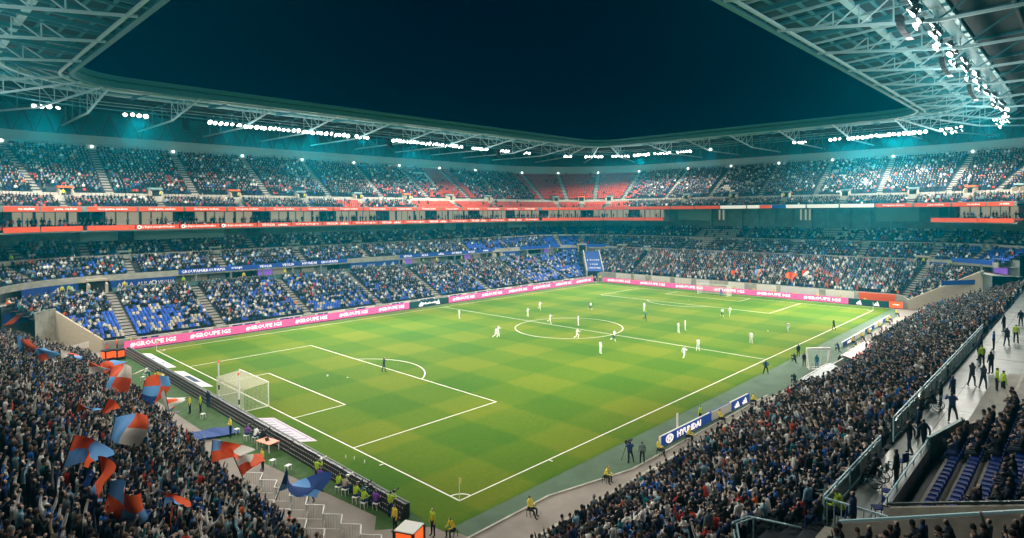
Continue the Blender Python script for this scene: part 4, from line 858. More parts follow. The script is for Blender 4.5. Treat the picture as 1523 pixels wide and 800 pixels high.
PAL_TOP = np.array([CLOTH[k] for k in ('black', 'dark navy', 'charcoal', 'navy blue', 'grey', 'white', 'royal blue', 'pale blue', 'red', 'orange', 'beige', 'brown', 'teal')])
PAL_NAME = ('black', 'dark navy', 'charcoal', 'navy blue', 'grey', 'white', 'royal blue', 'pale blue', 'red', 'orange', 'beige', 'brown', 'teal')
PAL_W = np.array([.27, .17, .10, .10, .07, .13, .06, .04, .022, .01, .02, .015, .02]); PAL_W /= PAL_W.sum()
PAL_WK = np.array([.28, .16, .09, .09, .06, .18, .05, .05, .025, .012, .02, .01, .02]); PAL_WK /= PAL_WK.sum()
SPECT = []      # (pos, yaw, pose, near, top, area)
SEATS = {}      # parent name -> list of (pos, yaw, colour)
def yaw_of(d): return math.atan2(-d[0], d[1])
def row_seats(tn, i, sp, f=0.62):
    """seat places along one row: (pos, inward, station)"""
    k = row(tn, i, f); z = row(tn, i); k = (k[0], k[1], z[2], z[3]); out = []
    sts = ST[tn]; secs = []
    a0 = min([u for t, u in sts if t == 'A'], default=None); r1_ = max([u for t, u in sts if t == 'R'], default=None)
    if a0 is not None: secs.append(('A', a0+.01, H))
    if tn == 'L1x': secs = [('A', D(28.5), D(54.5))]
    else: secs += [('S', -4.0, CX), ('C', H, 0.0), ('E', CY, 68-CY)]
    if r1_ is not None: secs.append(('R', 0.0, r1_-.01))
    ais = AIS[tn]
    for t, u0, u1 in secs:
        L = abs(u1-u0)*(1 if t in 'SE' else math.sqrt((abs(k[0]-CX)**2+abs(k[1]-CY)**2)/2)); n_ = int(L/sp)
        for j in range(n_):
            u = u0+(u1-u0)*(j+.5)/n_; ok = True
            for ta, ua in ais:
                if ta == t and abs(u-ua)*(L/abs(u1-u0)) < .85: ok = False; break
            if not ok: continue
            if tn == 'L1' and t == 'C' and abs(u-D(45))*L/abs(u1-u0) < 2.6: continue
            out.append((pos((t, u), k), inward((t, u)), (t, u)))
    return out
VOM = {'UM': AIS['UF']}
BLUE = np.array((.010, .07, .40)); BLUE2 = np.array((.02, .11, .50)); RED = np.array((.50, .045, .02)); WHITE = np.array((.62, .56, .48))
def blob(x, y, seed):       # smooth pseudo noise in 0..1 for patches of empty seats
    return .5+.5*math.sin(x*.61+seed*1.7+1.3*math.sin(y*.9+seed))*math.cos(y*.83-seed*.6+.9*math.sin(x*.37))
def occupancy(tn, i, n, t, u):
    s = {'A': -10-(H-u)*20, 'S': u, 'C': 109+(H-u)*22, 'E': 145+(CY-u), 'R': 220+u*25}[t]
    if tn == 'L1x': return .9
    if tn == 'L1':
        if t in ('S', 'A'):
            p = .9 if i > 8 else .50+.042*i
            if s < 10 and i < 8: p *= .12 if -9 < s < 6 else .7
            if s > 86: p *= .55 if i > 6 else .3
            if 20 < s < 26 and i < 6: p *= .6
            p -= .25*(blob(s*.25, i*.35, 1) > .72)
        elif t == 'C': p = .28 if u > D(48) else .8
        else: p = .97
        return p
    if tn == 'L2a':
        if t in ('S', 'A'): return .88 if s < 78 else .62-.4*(blob(s*.2, i*.4, 2) > .55)
        if t == 'C': return .16 if u > D(40) else .62
        if t == 'E': return .9-.75*(46 < u < 53 and blob(u*.4, i*.6, 3) > .4)
        return .8 if u < D(26) else .22
    if tn == 'L2b':
        if t in ('S', 'A'): return .88 if s < 80 else .55
        if t == 'C': return .22 if u > D(30) else .6
        if t == 'E': return .85-.7*(40 < u < 52 and i < 4)-.7*(9 < u < 19 and i > 0)
        return .7
    if tn == 'UF':
        if t in ('S', 'A'): return .92 if s < 44 else (.12 if s < 50 else (.8 if s < 64 else .05))
        if t == 'C': return .03 if u > D(6) else .5
        return .93
    if t in ('S', 'A'):
        if s < 50: return .90
        if s < 78: return .80-.55*(s-50)/28+.25*(blob(s*.3, i*.3, 5) > .6)
        if s < 88: return .05
        return .62
    if t == 'C': return .75 if u > D(80) else (.02 if u > D(10) else .6)
    return .93-.6*letter(t, u, i)
def letter(t, u, i):
    """white seat lettering areas in the upper tier"""
    if t == 'E': return 1.0 if (34 < u < 46 and blob(u*1.1, i*.8, 8) > .52) or (8 < u < 18 and blob(u*1.3, i*.9, 4) > .62) else 0.0
    if t == 'S':
        for x0, x1, sl in ((66, 67.2, .25), (69.5, 70.7, .25), (76.2, 77.4, .25)):
            if x0 < u-i*sl*.2 < x1 and 3 < i < 14: return 1.0
        if 73 < u < 77 and i in (4, 8, 9, 13): return 1.0
    return 0.0
def seat_col(tn, t, u, i):
    if tn in ('UF', 'UM'):
        if tn == 'UM' and letter(t, u, i): return WHITE
        if t == 'E' and random.random() < .35: return WHITE*.6
        return RED*random.uniform(.75, 1.1)
    if tn == 'L2a' and t == 'E' and 45 < u < 54: return WHITE
    if tn == 'L2b' and t == 'E' and (39 < u < 53 or 8 < u < 20): return WHITE
    if tn == 'L1' and t == 'E' and blob(u*.5, i*.5, 9) > .9: return WHITE
    if tn == 'L1' and t in 'SA' and random.random() < .3: return WHITE*.6
    return (BLUE if random.random() < .7 else BLUE2)*random.uniform(.8, 1.15)
SITP = ['sit']*5+['sit_lean']*3+['sit_clap']*2+['sit_up', 'sit_face', 'sit_face']
def add_spec(p, d, pose, near, top, area): SPECT.append((p, yaw_of(d)+random.gauss(0, .18), pose, near, top, area))
for tn in TIERS:
    n = TIERS[tn][2]
    for i in range(n):
        for p, d, (t, u) in row_seats(tn, i, .56 if tn != 'L1' else .54):
            if not in_frame(np.array([p]), 190)[0]: continue
            if tn == 'UM' and any(ta == t and abs(u-ua)*(1 if t in 'SE' else 30) < 1.2 for ta, ua in AIS['UF']) and i < 2: continue
            if random.random() < occupancy(tn, i, n, t, u):
                top = int(RNG.choice(13, p=PAL_W))
                if tn == 'L1' and t == 'E' and random.random() < .12: top = random.choice((5, 5, 4, 6, 8))
                if t == 'C' and tn != 'L1' and top == 5: top = 4
                if tn in ('UM', 'UF') and top in (4, 5, 7, 8, 9, 10, 6) and random.random() < .62: top = random.choice((0, 1, 2, 4))
                st_ = (tn == 'L1' and t == 'E')
                add_spec((p[0]+random.gauss(0, .04), p[1]+random.gauss(0, .04), p[2]), d, random.choice(('stand', 'arms_up', 'clap', 'one_up', 'stand')) if st_ else random.choice(SITP), False, top, tn)
            else:
                SEATS.setdefault('lower' if tn[0] == 'L' else 'upper', []).append((p, yaw_of(d), seat_col(tn, t, u, i)))
# side stand (mostly seated, dense)
for i in range(R1N):
    y, z = r1(i, .62)[0], r1(i)[1]
    for x in np.arange(R_X0+.3, R_X1-.3, .53):
        if any(abs(x-a) < .42 for a in R_AIS): continue
        if i > 14 and -5.6 < x < -1.0: continue
        if i < 3 and 37 < x < 60: continue
        p = (x+random.gauss(0, .05), y+random.gauss(0, .05), z)
        if not in_frame(np.array([p]), 190)[0]: continue
        if random.random() < .965: add_spec(p, (0.12, 1), random.choice(SITP if random.random() < .9 else ['stand']), True, int(RNG.choice(13, p=PAL_W)), 'side')
        else: SEATS.setdefault('side', []).append((p, yaw_of((0, 1)), BLUE))
# standing terrace
for i in range(K_N):
    x, z = kr(i, .5)[0], kr(i)[1]
    for y in np.arange(-15.5, 60, .50):
        if i < k_first(y): continue
        p = (x+random.gauss(0, .09), y+random.gauss(0, .09), z)
        if not in_frame(np.array([p]), 190)[0]: continue
        add_spec(p, (1, .12), random.choice(('arms_up', 'one_up', 'clap', 'clap', 'stand', 'stand', 'stand', 'arms_wide', 'one_up')), True, int(RNG.choice(13, p=PAL_WK)), 'kop')
# rear blocks
BLSEATS = []
for i in range(11):
    y, z = rb(i, .62)[0], rb(i)[1]
    for x in np.arange(1.2, 30, .54):
        if i == 0 and x > 12.0 or i == 1 and x > 15.0 or i == 2 and x > 18: continue
        p = (x, y, z)
        if not in_frame(np.array([p]), 190)[0]: continue
        occ = .95 if x > 9 - .4*i else (0.0 if i < 3 else (.12 if i == 3 and x > 4 else .85))
        if i >= 2 and x < 2.6: occ = .8
        if random.random() < occ: add_spec(p, (0.1, 1), random.choice(SITP), True, int(RNG.choice(5, p=[.4, .25, .15, .15, .05])), 'block')
        BLSEATS.append((p, x))
for i in range(10):
    y, z = rb2(i, .6)[0], rb2(i)[1]
    for x in np.arange(-9.8, -2.0, .56):
        p = (x, y, z)
        if in_frame(np.array([p]), 190)[0] and random.random() < .85: add_spec(p, (.1, 1), random.choice(SITP), True, int(RNG.choice(5, p=[.4, .25, .15, .15, .05])), 'bay')
# box level people and red seats
for t, u0, u1 in BOXSEC:
    k = 1 if t in 'SE' else 20
    for yy, zz, kind in ((92.7, 17.15, 's'), (93.5, 17.15, 's'), (94.6, 17.5, 'p'), (95.2, 17.5, 'p')):
        n_ = int(abs(u1-u0)*k/.6)
        for j in range(n_):
            u = u0+(u1-u0)*(j+.5)/n_; X = yy+32.5; p = pos((t, u), (X, yy, zz, zz)); d = inward((t, u))
            if not in_frame(np.array([p]), 190)[0]: continue
            b = blob((u*k)*.35, yy, 6)
            if kind == 'p':
                if random.random() < (.38 if b > .4 else .12): add_spec(p, d, random.choice(('stand', 'stand_fold', 'clap', 'stand')), False, int(RNG.choice(13, p=PAL_W)), 'box')
            elif b > .62 and random.random() < .9: add_spec(p, d, 'sit', False, int(RNG.choice(13, p=PAL_W)), 'box')
            else: SEATS.setdefault('boxes', []).append((p, yaw_of(d), RED*1.2))

# ---- the 300 spectators that show largest become objects, the rest one crowd
PP = np.array([s[0] for s in SPECT]); q, dep = project(PP+np.array([0, 0, 1.0])); infr = (q[:, 0] > 2) & (q[:, 0] < 1521) & (q[:, 1] > 0) & (q[:, 1] < 794)
order = np.argsort(np.where(infr, np.linalg.norm(PP-CAMP, axis=1), 1e9)); IND = set(order[:300].tolist())
AREA = {'kop': 'standing terrace', 'side': 'packed side stand', 'block': 'raised blue seat block', 'bay': 'low wheelchair bay block'}
PHR = {'sit': 'sitting upright', 'sit_lean': 'leaning forward', 'sit_clap': 'with hands together', 'sit_up': 'seated, one arm raised', 'sit_face': 'with hand to face', 'stand': 'standing with arms down', 'arms_up': 'with both arms raised', 'one_up': 'with one arm raised', 'clap': 'standing and clapping', 'arms_wide': 'with both arms spread wide'}
for j in sorted(IND):
    p, yw, pn, nr, top, ar = SPECT[j]; nm = PAL_NAME[top]
    lab = ' '.join(('spectator in %s top %s in the %s' % (nm, PHR[pn], AREA[ar])).split()[:16])
    person('spectator', pn, p, yw, 'cloth '+nm, random.choice(('cloth black', 'cloth dark navy', 'cloth charcoal', 'cloth navy blue')), lab, lab.replace('spectator', 'spectators'), sc=random.uniform(.94, 1.05))
def join(items, templ, colors, name, mats):
    """items: (pos, yaw, key, scale); templ[key] = V, F, part; colors: per item list of part colours"""
    groups = {}
    for j, it in enumerate(items): groups.setdefault(it[2], []).append(j)
    VV, FF, CC, off = [], [], [], 0
    for key, ids in groups.items():
        V, F, part = templ[key]; ids = np.array(ids); P = np.array([items[j][0] for j in ids]); Y = np.array([items[j][1] for j in ids]); S = np.array([items[j][3] for j in ids])
        c, s = np.cos(Y)[:, None], np.sin(Y)[:, None]; x = V[None, :, 0]*S[:, None]; y = V[None, :, 1]*S[:, None]; z = V[None, :, 2]*S[:, None]
        W = np.stack([x*c-y*s+P[:, 0:1], x*s+y*c+P[:, 1:2], z+P[:, 2:3]], 2); n_ = len(ids); m = len(V)
        VV.append(W.reshape(-1, 3)); FF.append((F[None]+(np.arange(n_)*m)[:, None, None]+off).reshape(-1, 3)); off += n_*m
        CC.append(np.array([colors[j] for j in ids])[:, part].reshape(-1, 3))
    return np_mesh(name, np.concatenate(VV), np.concatenate(FF), mats, np.concatenate(CC))
items, cols = [], []
LEGC = np.array([CLOTH['black'], CLOTH['dark navy'], CLOTH['charcoal'], CLOTH['navy blue']])
for j, (p, yw, pn, nr, top, ar) in enumerate(SPECT):
    if j in IND: continue
    items.append((p, yw, (pn, nr), random.uniform(.92, 1.06)))
    cols.append(np.array([SKINS[random.choice((0, 0, 1, 2, 3, 4))], HAIRS[random.choice((0, 0, 0, 1, 1, 2, 3, 4))], PAL_TOP[top]*random.uniform(.75, 1.2), LEGC[random.randrange(4)]]))
cm = join(items, CT, cols, 'crowd', ['crowd_cloth']); crowd = place('crowd', cm); tag(crowd, 'dense crowd of seated and standing spectators filling every stand', 'crowd', None, 'stuff')
# seats
def seat_template():
    P = [(-.02, 0), (-.20, .02)]
    prof = [(.22, .40), (-.20, .40), (-.27, .80), (-.22, .82), (-.15, .46), (.22, .45)]; V = []; F = []
    for x in (-.22, .22): V += [(x, y, z) for y, z in prof]
    n = 6
    for j in range(n): a, b_ = j, (j+1) % n; F += [(a, b_, b_+n), (a, b_+n, a+n)]
    F += [(0, 1, 4), (0, 4, 5), (1, 2, 3), (1, 3, 4), (6, 10, 7), (6, 11, 10), (7, 9, 8), (7, 10, 9)]
    return np.array(V), np.array(F), np.zeros(len(F), int)
STM = {'seat': seat_template()}
for key, par in (('lower', lower), ('upper', upper), ('side', side), ('boxes', boxes)):
    L = SEATS.get(key, [])
    if not L: continue
    o = place('empty_seats', join([(p, yw, 'seat', 1.0) for p, yw, c in L], STM, [np.array([c]) for p, yw, c in L], 'empty_seats', ['seat_plastic'])); at_parent(o, par); o['kind'] = 'stuff'
V, F, _ = STM['seat']; SEATM = np_mesh('seat', V, F, ['seat_blue_one'])
BLSEATS.sort(key=lambda s: np.linalg.norm(np.array(s[0])-CAMP))
for p, x in BLSEATS[:280]:
    o = place('seat', SEATM, None, p, yaw_of((0, 1))); at_parent_s(o, BL)
print('spectators', len(SPECT), 'crowd tris', len(cm.polygons))
# ================================================================ ADVERTISING BOARDS ROUND THE PITCH
def board(label, x0, y0, x1, y1, h, m, words=(), group=None, tri=0, back='black_plastic', logo=False):
    dx, dy = x1-x0, y1-y0; L = math.hypot(dx, dy); o = empty('advertising_board', ((x0+x1)/2, (y0+y1)/2, 0), label, 'board', group, math.atan2(dy, dx))
    boxobj('screen', m, -L/2+.01, L/2-.01, 0, 0.06, 0.10, h, o); boxobj('casing', back, -L/2+.02, L/2-.02, 0.062, 0.28, 0.0, h-.04, o)
    for s in (-1, 1): boxobj('foot', back, s*L*.4-.05, s*L*.4+.05, 0.282, .8, 0, .08, o)
    for t, cx_, hh, ww in words: word(t, o, (cx_, -0.03, 0.10+(h-.1)*.5), 0, hh, 'text_led', ww, bold=.03)
    for k in range(tri):
        c = (k-(tri-1)/2)*L/(tri+.3)
        for a, b_, q_ in ((-.5, -.26, .40), (-.18, .10, .68), (.18, .5, .95)):
            mb = MB(); f = lambda x, z, yy: (c+x*.95, yy, .2+z*(h-.35)); P = [(a, 0), (b_, 0), (b_-.36*q_, q_), (b_-.36*q_-.2, q_*.92)]
            mb.hexa([f(x, z, -.05) for x, z in P]+[f(x, z, -.01) for x, z in P]); mb.build('stripe_logo', 'text_led', o)
    return o
PINK = 'pink LED board reading GROUPE IGS along the far touchline'; PG = 'pink boards along the far touchline'
W9 = [('#GROUPE IGS', 0, .62, 5.6)]
xs = [-3.2, 4.3, 12.7, 21.1, 29.5, 37.9, 46.3]
for a, b_ in zip(xs, xs[1:]): board(PINK, a, 71.4, b_, 71.4, 1.35, 'pink_led', [('#GROUPE IGS', 0, .74, 6.0)], PG)
board('dark green LED board with white striped triangle logos beside the pink boards', 46.3, 71.4, 56.6, 71.4, 1.35, 'green_led', [('adidasfootball', 0, .5, 5.0)], tri=2)
xs = [56.6+8.6*i for i in range(7)]; xs[-1] = 108.2
for a, b_ in zip(xs, xs[1:]): board(PINK, a, 71.4, b_, 71.4, 1.35, 'pink_led', [('#GROUPE IGS', 0, .74, 6.4)], PG)
ys = [69.4, 58.6, 48.0, 37.4, 26.8, 16.3, 5.9]
for a, b_ in zip(ys, ys[1:]): board('pink LED board reading GROUPE IGS behind the far goal', 110.0, a, 110.0, b_, 1.3, 'pink_led', [('#GROUPE IGS', 0, .74, 7.6)], 'pink boards behind the far goal')
board('dark green LED board with two white triangle logos by the far corner flag', 110.0, 5.9, 110.0, -1.6, 1.3, 'green_led', [], tri=2)
board('small orange LED board ending the row by the far corner', 110.0, -1.7, 110.4, -4.0, 1.35, 'orange_led', [('orange', 0, .35, 1.2)])
# blue board by the near touchline (faces the camera side)
hb_ = board('blue board reading HYUNDAI on the near touchline among the seated stewards', 17.2, -5.45, 25.6, -5.7, .95, 'blue_led', [('HYUNDAI', .2, .55, 4.0)], back='white_paint')  # glow put into this board to brighten it
mb = MB()
for k in range(16):
    a0 = k*math.pi/8; a1 = a0+math.pi/8; P = lambda a, r, yy: (-3.0+r*1.25*math.cos(a), yy, .5+r*.8*math.sin(a))
    mb.hexa([P(a0, .34, -.05), P(a1, .34, -.05), P(a1, .46, -.05), P(a0, .46, -.05), P(a0, .34, -.01), P(a1, .34, -.01), P(a1, .46, -.01), P(a0, .46, -.01)])
mb.bar((-3.22, -.03, .26), (-3.12, -.03, .74), .09, .04); mb.bar((-2.88, -.03, .26), (-2.78, -.03, .74), .09, .04); mb.bar((-3.17, -.03, .44), (-2.83, -.03, .56), .07, .04); mb.build('oval_logo', 'text_led', hb_)
board('blue and white board between the seated stewards on the near touchline', 25.7, -5.7, 29.6, -5.8, .95, 'white_paint', [], back='blue_panel')
board('blue board with white triangle logos at the end of the near touchline row', 29.7, -5.8, 33.6, -5.9, .95, 'blue_led', [], tri=2, back='white_paint')
for i, x in enumerate((66.5, 72.5, 78.5, 84.5, 90.5)):
    board('low blue and white board in the row between stewards near the far corner', x, -5.5+i*.12, x+5.8, -5.45+i*.12, .8, 'blue_panel' if i % 2 == 0 else 'white_paint', [('ALILA', 0, .4, 2.0)] if i % 2 == 0 else [], 'low boards near the far corner', back='white_paint')
# dark perforated boards between the goal and the photographers (backs toward the camera)
for i in range(17):
    y0 = .6+i*4.0; xx = -3.95+.03*i
    o = empty('advertising_board', (xx, y0+1.98, 0), 'dark LED board seen from behind with a lattice of pale fittings, in front of photographers', 'board', 'dark boards seen from behind', H)
    boxobj('screen', 'green_led', -1.96, 1.96, -.33, -.27, .08, .98, o)
    mb = MB(); mb.hexa([(-1.96, -.26, 0), (1.96, -.26, 0), (1.96, .42, 0), (-1.96, .42, 0), (-1.96, -.26, .98), (1.96, -.26, .98), (1.96, .05, .98), (-1.96, .05, .98)]); mb.build('casing', 'black_plastic', o)
    mb = MB()
    for a in range(14):
        for r_ in range(3):
            x = -1.82+a*.28+(r_ % 2)*.14; zz = .18+r_*.28; yy = .42-.37*zz/.98
            mb.bar((x-.05, yy+.015, zz), (x+.05, yy+.015, zz+.05), .035, .03)
    c = mb.build('fittings', 'parapet', o); c['kind'] = 'stuff'
    boxobj('top_rail', 'wall_grey', -1.96, 1.96, -.30, -.2, .982, 1.02, o)
# printed carpets by the goal line
def carpet(pts, m, label, marks):
    b = MB(); b.hexa([(x, y, .008) for x, y in pts]+[(x, y, .028) for x, y in pts]); o = b.build('carpet', m); tag(o, label, 'carpet')
    a, b2, c, d = [Vector((x, y, .032)) for x, y in pts]
    for u0, v0, u1, v1, mm in marks:
        P = lambda u, v: (a*(1-u)+d*u)*(1-v)+(b2*(1-u)+c*u)*v
        g = MB(); g.hexa([P(u0, v0), P(u1, v0), P(u1, v1), P(u0, v1)]+[P(u, v)+Vector((0, 0, .004)) for u, v in ((u0, v0), (u1, v0), (u1, v1), (u0, v1))]); g.build('printed_mark', mm, o)
    return o
carpet([(-3.25, 69.2), (-1.15, 66.4), (-1.2, 55.1), (-3.0, 56.2)], 'mat_white', 'white printed carpet with small dark marks by the corner flag', [(.3, .25, .36, .4, 'mat_navy'), (.35, .62, .42, .75, 'mat_navy'), (.62, .3, .68, .45, 'mat_navy'), (.66, .7, .74, .82, 'mat_navy'), (.45, .4, .6, .45, 'mat_print')])
carpet([(-3.27, 54.5), (-1.23, 52.2), (-1.24, 42.1), (-3.3, 44.1)], 'mat_white', 'white printed carpet with a dark grey rectangle behind the goal line', [(.32, .62, .72, .88, 'mat_navy'), (.3, .2, .34, .5, 'mat_print'), (.5, .25, .55, .5, 'mat_print')])
carpet([(-3.13, 28.2), (-1.2, 26.3), (-1.27, 17.5), (-3.15, 19.1)], 'mat_pinkish', 'pinkish white carpet with streaky violet print beside the goal', [(.08+.1*k, .1+.05*(k % 3), .12+.1*k, .8-.06*(k % 4), 'mat_print') for k in range(9)]+[(.05, .86, .95, .93, 'mat_print')])
# ================================================================ GOALS
def goal(x0, sg, label):
    o = empty('goal', (x0, 34, 0), label, 'goal', None, 0 if sg < 0 else math.pi); Wd, Ht, Dp = 3.66, 2.44, 2.4
    for s in (-1, 1): b = MB(); b.tube([(0, s*(Wd+.06), 0), (0, s*(Wd+.06), Ht+.06)], .06, 8); b.build('post', 'white_paint', o)
    b = MB(); b.tube([(0, -Wd-.12, Ht+.06), (0, Wd+.12, Ht+.06)], .06, 8); b.build('crossbar', 'white_paint', o)
    b = MB(); b.tube([(0, -Wd-.06, .03), (-Dp, -Wd-.06, .03), (-Dp, Wd+.06, .03), (0, Wd+.06, .03)], .045, 6); b.build('ground_frame', 'white_paint', o)
    t_ = .0105
    b = MB()
    for y in np.arange(-Wd, Wd+.01, .13): b.bar((-Dp, y, .05), (-Dp, y, 2.2), t_*1.3); b.bar((-Dp, y, 2.2), (-.05, y, Ht), t_*1.3)
    for z in np.arange(.1, 2.3, .13): b.bar((-Dp, -Wd, z), (-Dp, Wd, z), t_)
    for xx in np.arange(.1, Dp, .13): b.bar((-xx, -Wd, Ht-.24*xx/Dp), (-xx, Wd, Ht-.24*xx/Dp), t_)
    for s in (-1, 1):
        for xx in np.arange(.06, Dp, .13): b.bar((-xx, s*(Wd+.02), .05), (-xx, s*(Wd+.02), Ht-.24*xx/Dp), t_)
        for z in np.arange(.1, 2.3, .13): b.bar((-.05, s*(Wd+.02), z), (-Dp, s*(Wd+.02), z), t_)
    c = b.build('net', 'net', o); c['kind'] = 'stuff'
    return o
goal(0, -1, 'white goal frame with a pale net in front of the standing terrace'); goal(105, 1, 'white goal frame before the pink boards at the opposite end')
for i, (x, y) in enumerate(((-2.48, 36.78), (-3.05, 29.86))):
    o = empty('net_pole', (x, y, 0), ['tall black and white pole behind the goal net, with a small red light', 'black and white pole standing close by the goal side net'][i], 'pole')
    for k, (z0, z1, m) in enumerate(((0, 1.0, 'white_paint'), (1.0, 1.5, 'black_plastic'), (1.5, 3.9, 'white_paint'))): b = MB(); b.tube([(0, 0, z0), (0, 0, z1)], .075, 8); b.build('segment', m, o)
    b = MB(); b.tube([(0, 0, 3.9), (0, 0, 4.15)], .09, 8); b.build('lamp', 'red_led', o)
def corner_flag(x, y, label):
    o = empty('corner_flag', (x, y, 0), label, 'flag'); b = MB(); b.tube([(0, 0, 0), (0, 0, 1.6)], .03, 6); b.build('pole', 'white_paint', o)
    b = MB(); P = [(0, 0, 1.58), (.05, -.02, 1.1), (.32, .12, 1.2), (.3, .1, 1.42)]; b.hexa([Vector(p)+Vector((0, -.008, 0)) for p in P]+[Vector(p)+Vector((0, .008, 0)) for p in P]); b.build('cloth', 'yellow_flag', o)
corner_flag(0, 0, 'pale yellow corner flag at the corner next to the orange cube'); corner_flag(0, 68, 'corner flag beside the pink boards and white carpet'); corner_flag(105, 0, 'corner flag by the dark green board'); corner_flag(105, 68, 'corner flag below the blue tunnel cover')
def ball(x, y, label):
    bm = bmesh.new(); bmesh.ops.create_icosphere(bm, subdivisions=2, radius=.11); me = bpy.data.meshes.new('football'); 
    for f in bm.faces: f.material_index = 1 if f.index % 9 == 0 else 0
    bm.to_mesh(me); bm.free(); me.materials.append(MATS['white_paint']); me.materials.append(MATS['black_plastic']); tag(place('football', me, None, (x, y, .11)), label, 'ball')
ball(71.0, 7.2, 'white match ball by the running player in white'); ball(9.6, 36.2, 'white ball lying in the penalty area')
for i, (x, y) in enumerate(((-1.2, 11.6), (-1.5, 12.4), (-1.0, 10.4), (-2.4, 30.6))):
    b = MB(); b.tube([(0, 0, 0), (0, 0, .2), (0, 0, .26)], [.05, .05, .02], 6); tag(b.build('bottle', 'white_paint', None, (x, y, 0)), 'small white bottle dropped on the grass behind the goal line', 'bottle', 'bottles behind the goal line')

# ================================================================ PLAYERS AND OFFICIALS
def face_to(x, y, tx, ty): return yaw_of(nrm((tx-x, ty-y)))
PLAYERS = [(45.66, 54.77, 'stand', 'on the far half near the pink boards'), (38.53, 37.37, 'run', 'sprinting shoulder to shoulder before the centre circle'), (39.4, 37.7, 'jog', 'tracking an opponent before the centre circle'), (55.52, 46.56, 'walk', 'walking outside the centre circle'), (62.75, 50.09, 'jog', 'jogging beyond the centre circle'), (53.12, 38.84, 'jog', 'on the halfway line inside the centre circle'), (69.31, 42.38, 'run', 'running alone in the opposite half'), (54.9, 33.87, 'stand', 'standing on the centre spot'), (46.52, 27.38, 'run', 'running on the edge of the centre circle'), (40.69, 18.46, 'stand', 'standing alone on the dark stripe'), (48.3, 21.61, 'jog', 'where the circle meets the halfway line'), (74.88, 33.32, 'stand', 'standing next to the referee'), (60.52, 17.59, 'hip', 'with legs apart watching a team mate'), (63.21, 17.87, 'stand', 'beside a team mate with legs apart'), (45.87, 8.46, 'run', 'running toward the near touchline'), (51.0, 9.1, 'walk', 'walking on the halfway line'), (60.46, 5.49, 'stand', 'standing alone by the dugout side'), (79.1, 19.0, 'run', 'closing down by the penalty area edge'), (80.6, 18.2, 'jog', 'shielding by the penalty area edge'), (73.08, 4.73, 'run', 'running beside the match ball')]
for i, (x, y, pn, ph) in enumerate(PLAYERS):
    dark = i in (6, 10, 17)
    person('football_player', pn, (x, y, 0), face_to(x, y, 72+random.uniform(-4, 4), 9) if i not in (19,) else face_to(x, y, 30, 8), 'cloth white', 'cloth navy blue' if dark else 'cloth white', 'player in white shirt and %s shorts, %s' % ('navy' if dark else 'white', ph), None, shin='cloth white', skin=(0, 3, 1, 2)[i % 4], hair=0, shoes='cloth white', sc=1.04)
person('goalkeeper', 'walk', (15.34, 32.91, 0), face_to(15, 33, 60, 20), 'cloth dark navy', 'cloth dark navy', 'goalkeeper in dark navy kit standing at the edge of the penalty area', None, shin='cloth dark navy', sc=1.05)
person('goalkeeper', 'stand', (103.9, 31.2, 0), face_to(104, 31, 70, 10), 'cloth purple', 'cloth royal blue', 'goalkeeper in purple kit in front of the opposite goal', None, shin='cloth royal blue', sc=1.05)
person('referee', 'jog', (66.3, 27.5, 0), face_to(66, 27, 72, 6), 'cloth teal', 'cloth black', 'referee in dark kit running near the centre circle', None, shin='cloth black')
person('assistant_referee', 'walk', (79.4, -.4, 0), face_to(79, 0, 60, 20), 'cloth black', 'cloth black', 'assistant referee in black on the near touchline', None, shin='cloth black')
# technical area
TECH = [(45.2, -2.9, 'hip', 'cloth navy blue', 'coach in navy suit with hands on hips by the touchline'), (56.6, -2.7, 'stand', 'cloth black', 'coach in black coat at the edge of the technical area'), (52.1, -5.0, 'stand', 'cloth black', 'staff member in black standing behind the crouching camera crew'), (52.8, -3.6, 'crouch', 'cloth charcoal', 'crouching cameraman on the grey turf of the technical area'), (63.0, -5.9, 'crouch', 'cloth navy blue', 'substitute crouching on the grey turf'), (53.8, -8.7, 'stand', 'cloth black', 'official in black beside the orange clad pair'), (62.0, -8.2, 'stand', 'vest_lime', 'substitute in lime bib by the dugout'), (61.4, -8.9, 'stand', 'cloth black', 'man in black coat by the dugout'), (55.9, -9.1, 'sit_lean', 'vest_orange', 'steward in orange jacket bending by the dugout end'), (42.9, -7.1, 'crouch', 'cloth dark navy', 'crouching ball boy in dark tracksuit'), (43.6, -8.8, 'stand', 'cloth black', 'man in black suit standing by the front row'), (44.4, -9.0, 'stand', 'cloth white', 'man in white jacket standing by the front row')]
for x, y, pn, top, lb_ in TECH: person('technical_staff', pn, (x, y, 0 if pn != 'sit_lean' else 0), face_to(x, y, 70, 15), top, 'cloth black', lb_)
# stewards on stools along the near path
def stool(x, y, yaw, label, group, m='white_paint'):
    o = empty('stool', (x, y, 0), label, 'stool', group, yaw); boxobj('seat', m, -.2, .2, -.18, .18, .42, .46, o)
    for sx in (-1, 1):
        for sy in (-1, 1): boxobj('leg', m, sx*.17-.015, sx*.17+.015, sy*.15-.015, sy*.15+.015, 0, .42, o)
    return o
for i, (x, y) in enumerate(((1.73, -5.0), (8.9, -5.75), (15.75, -6.05), (19.97, -6.3), (25.88, -6.4), (32.9, -6.4))):
    ph = ('by the concrete path corner', 'on the bend of the path kerb', 'at the end of the blue board', 'in front of the blue board lettering', 'before the white part of the board row', 'at the board end with triangle logos')[i]
    yw = face_to(x, y, x+2, y-10); stool(x, y-.02, yw, 'small stool under the seated steward '+ph, None, 'black_plastic')
    person('steward', 'sit_lean' if i % 2 else 'sit', (x, y, 0), yw, 'vest_yellow', 'cloth black', 'steward in yellow jacket seated '+ph)
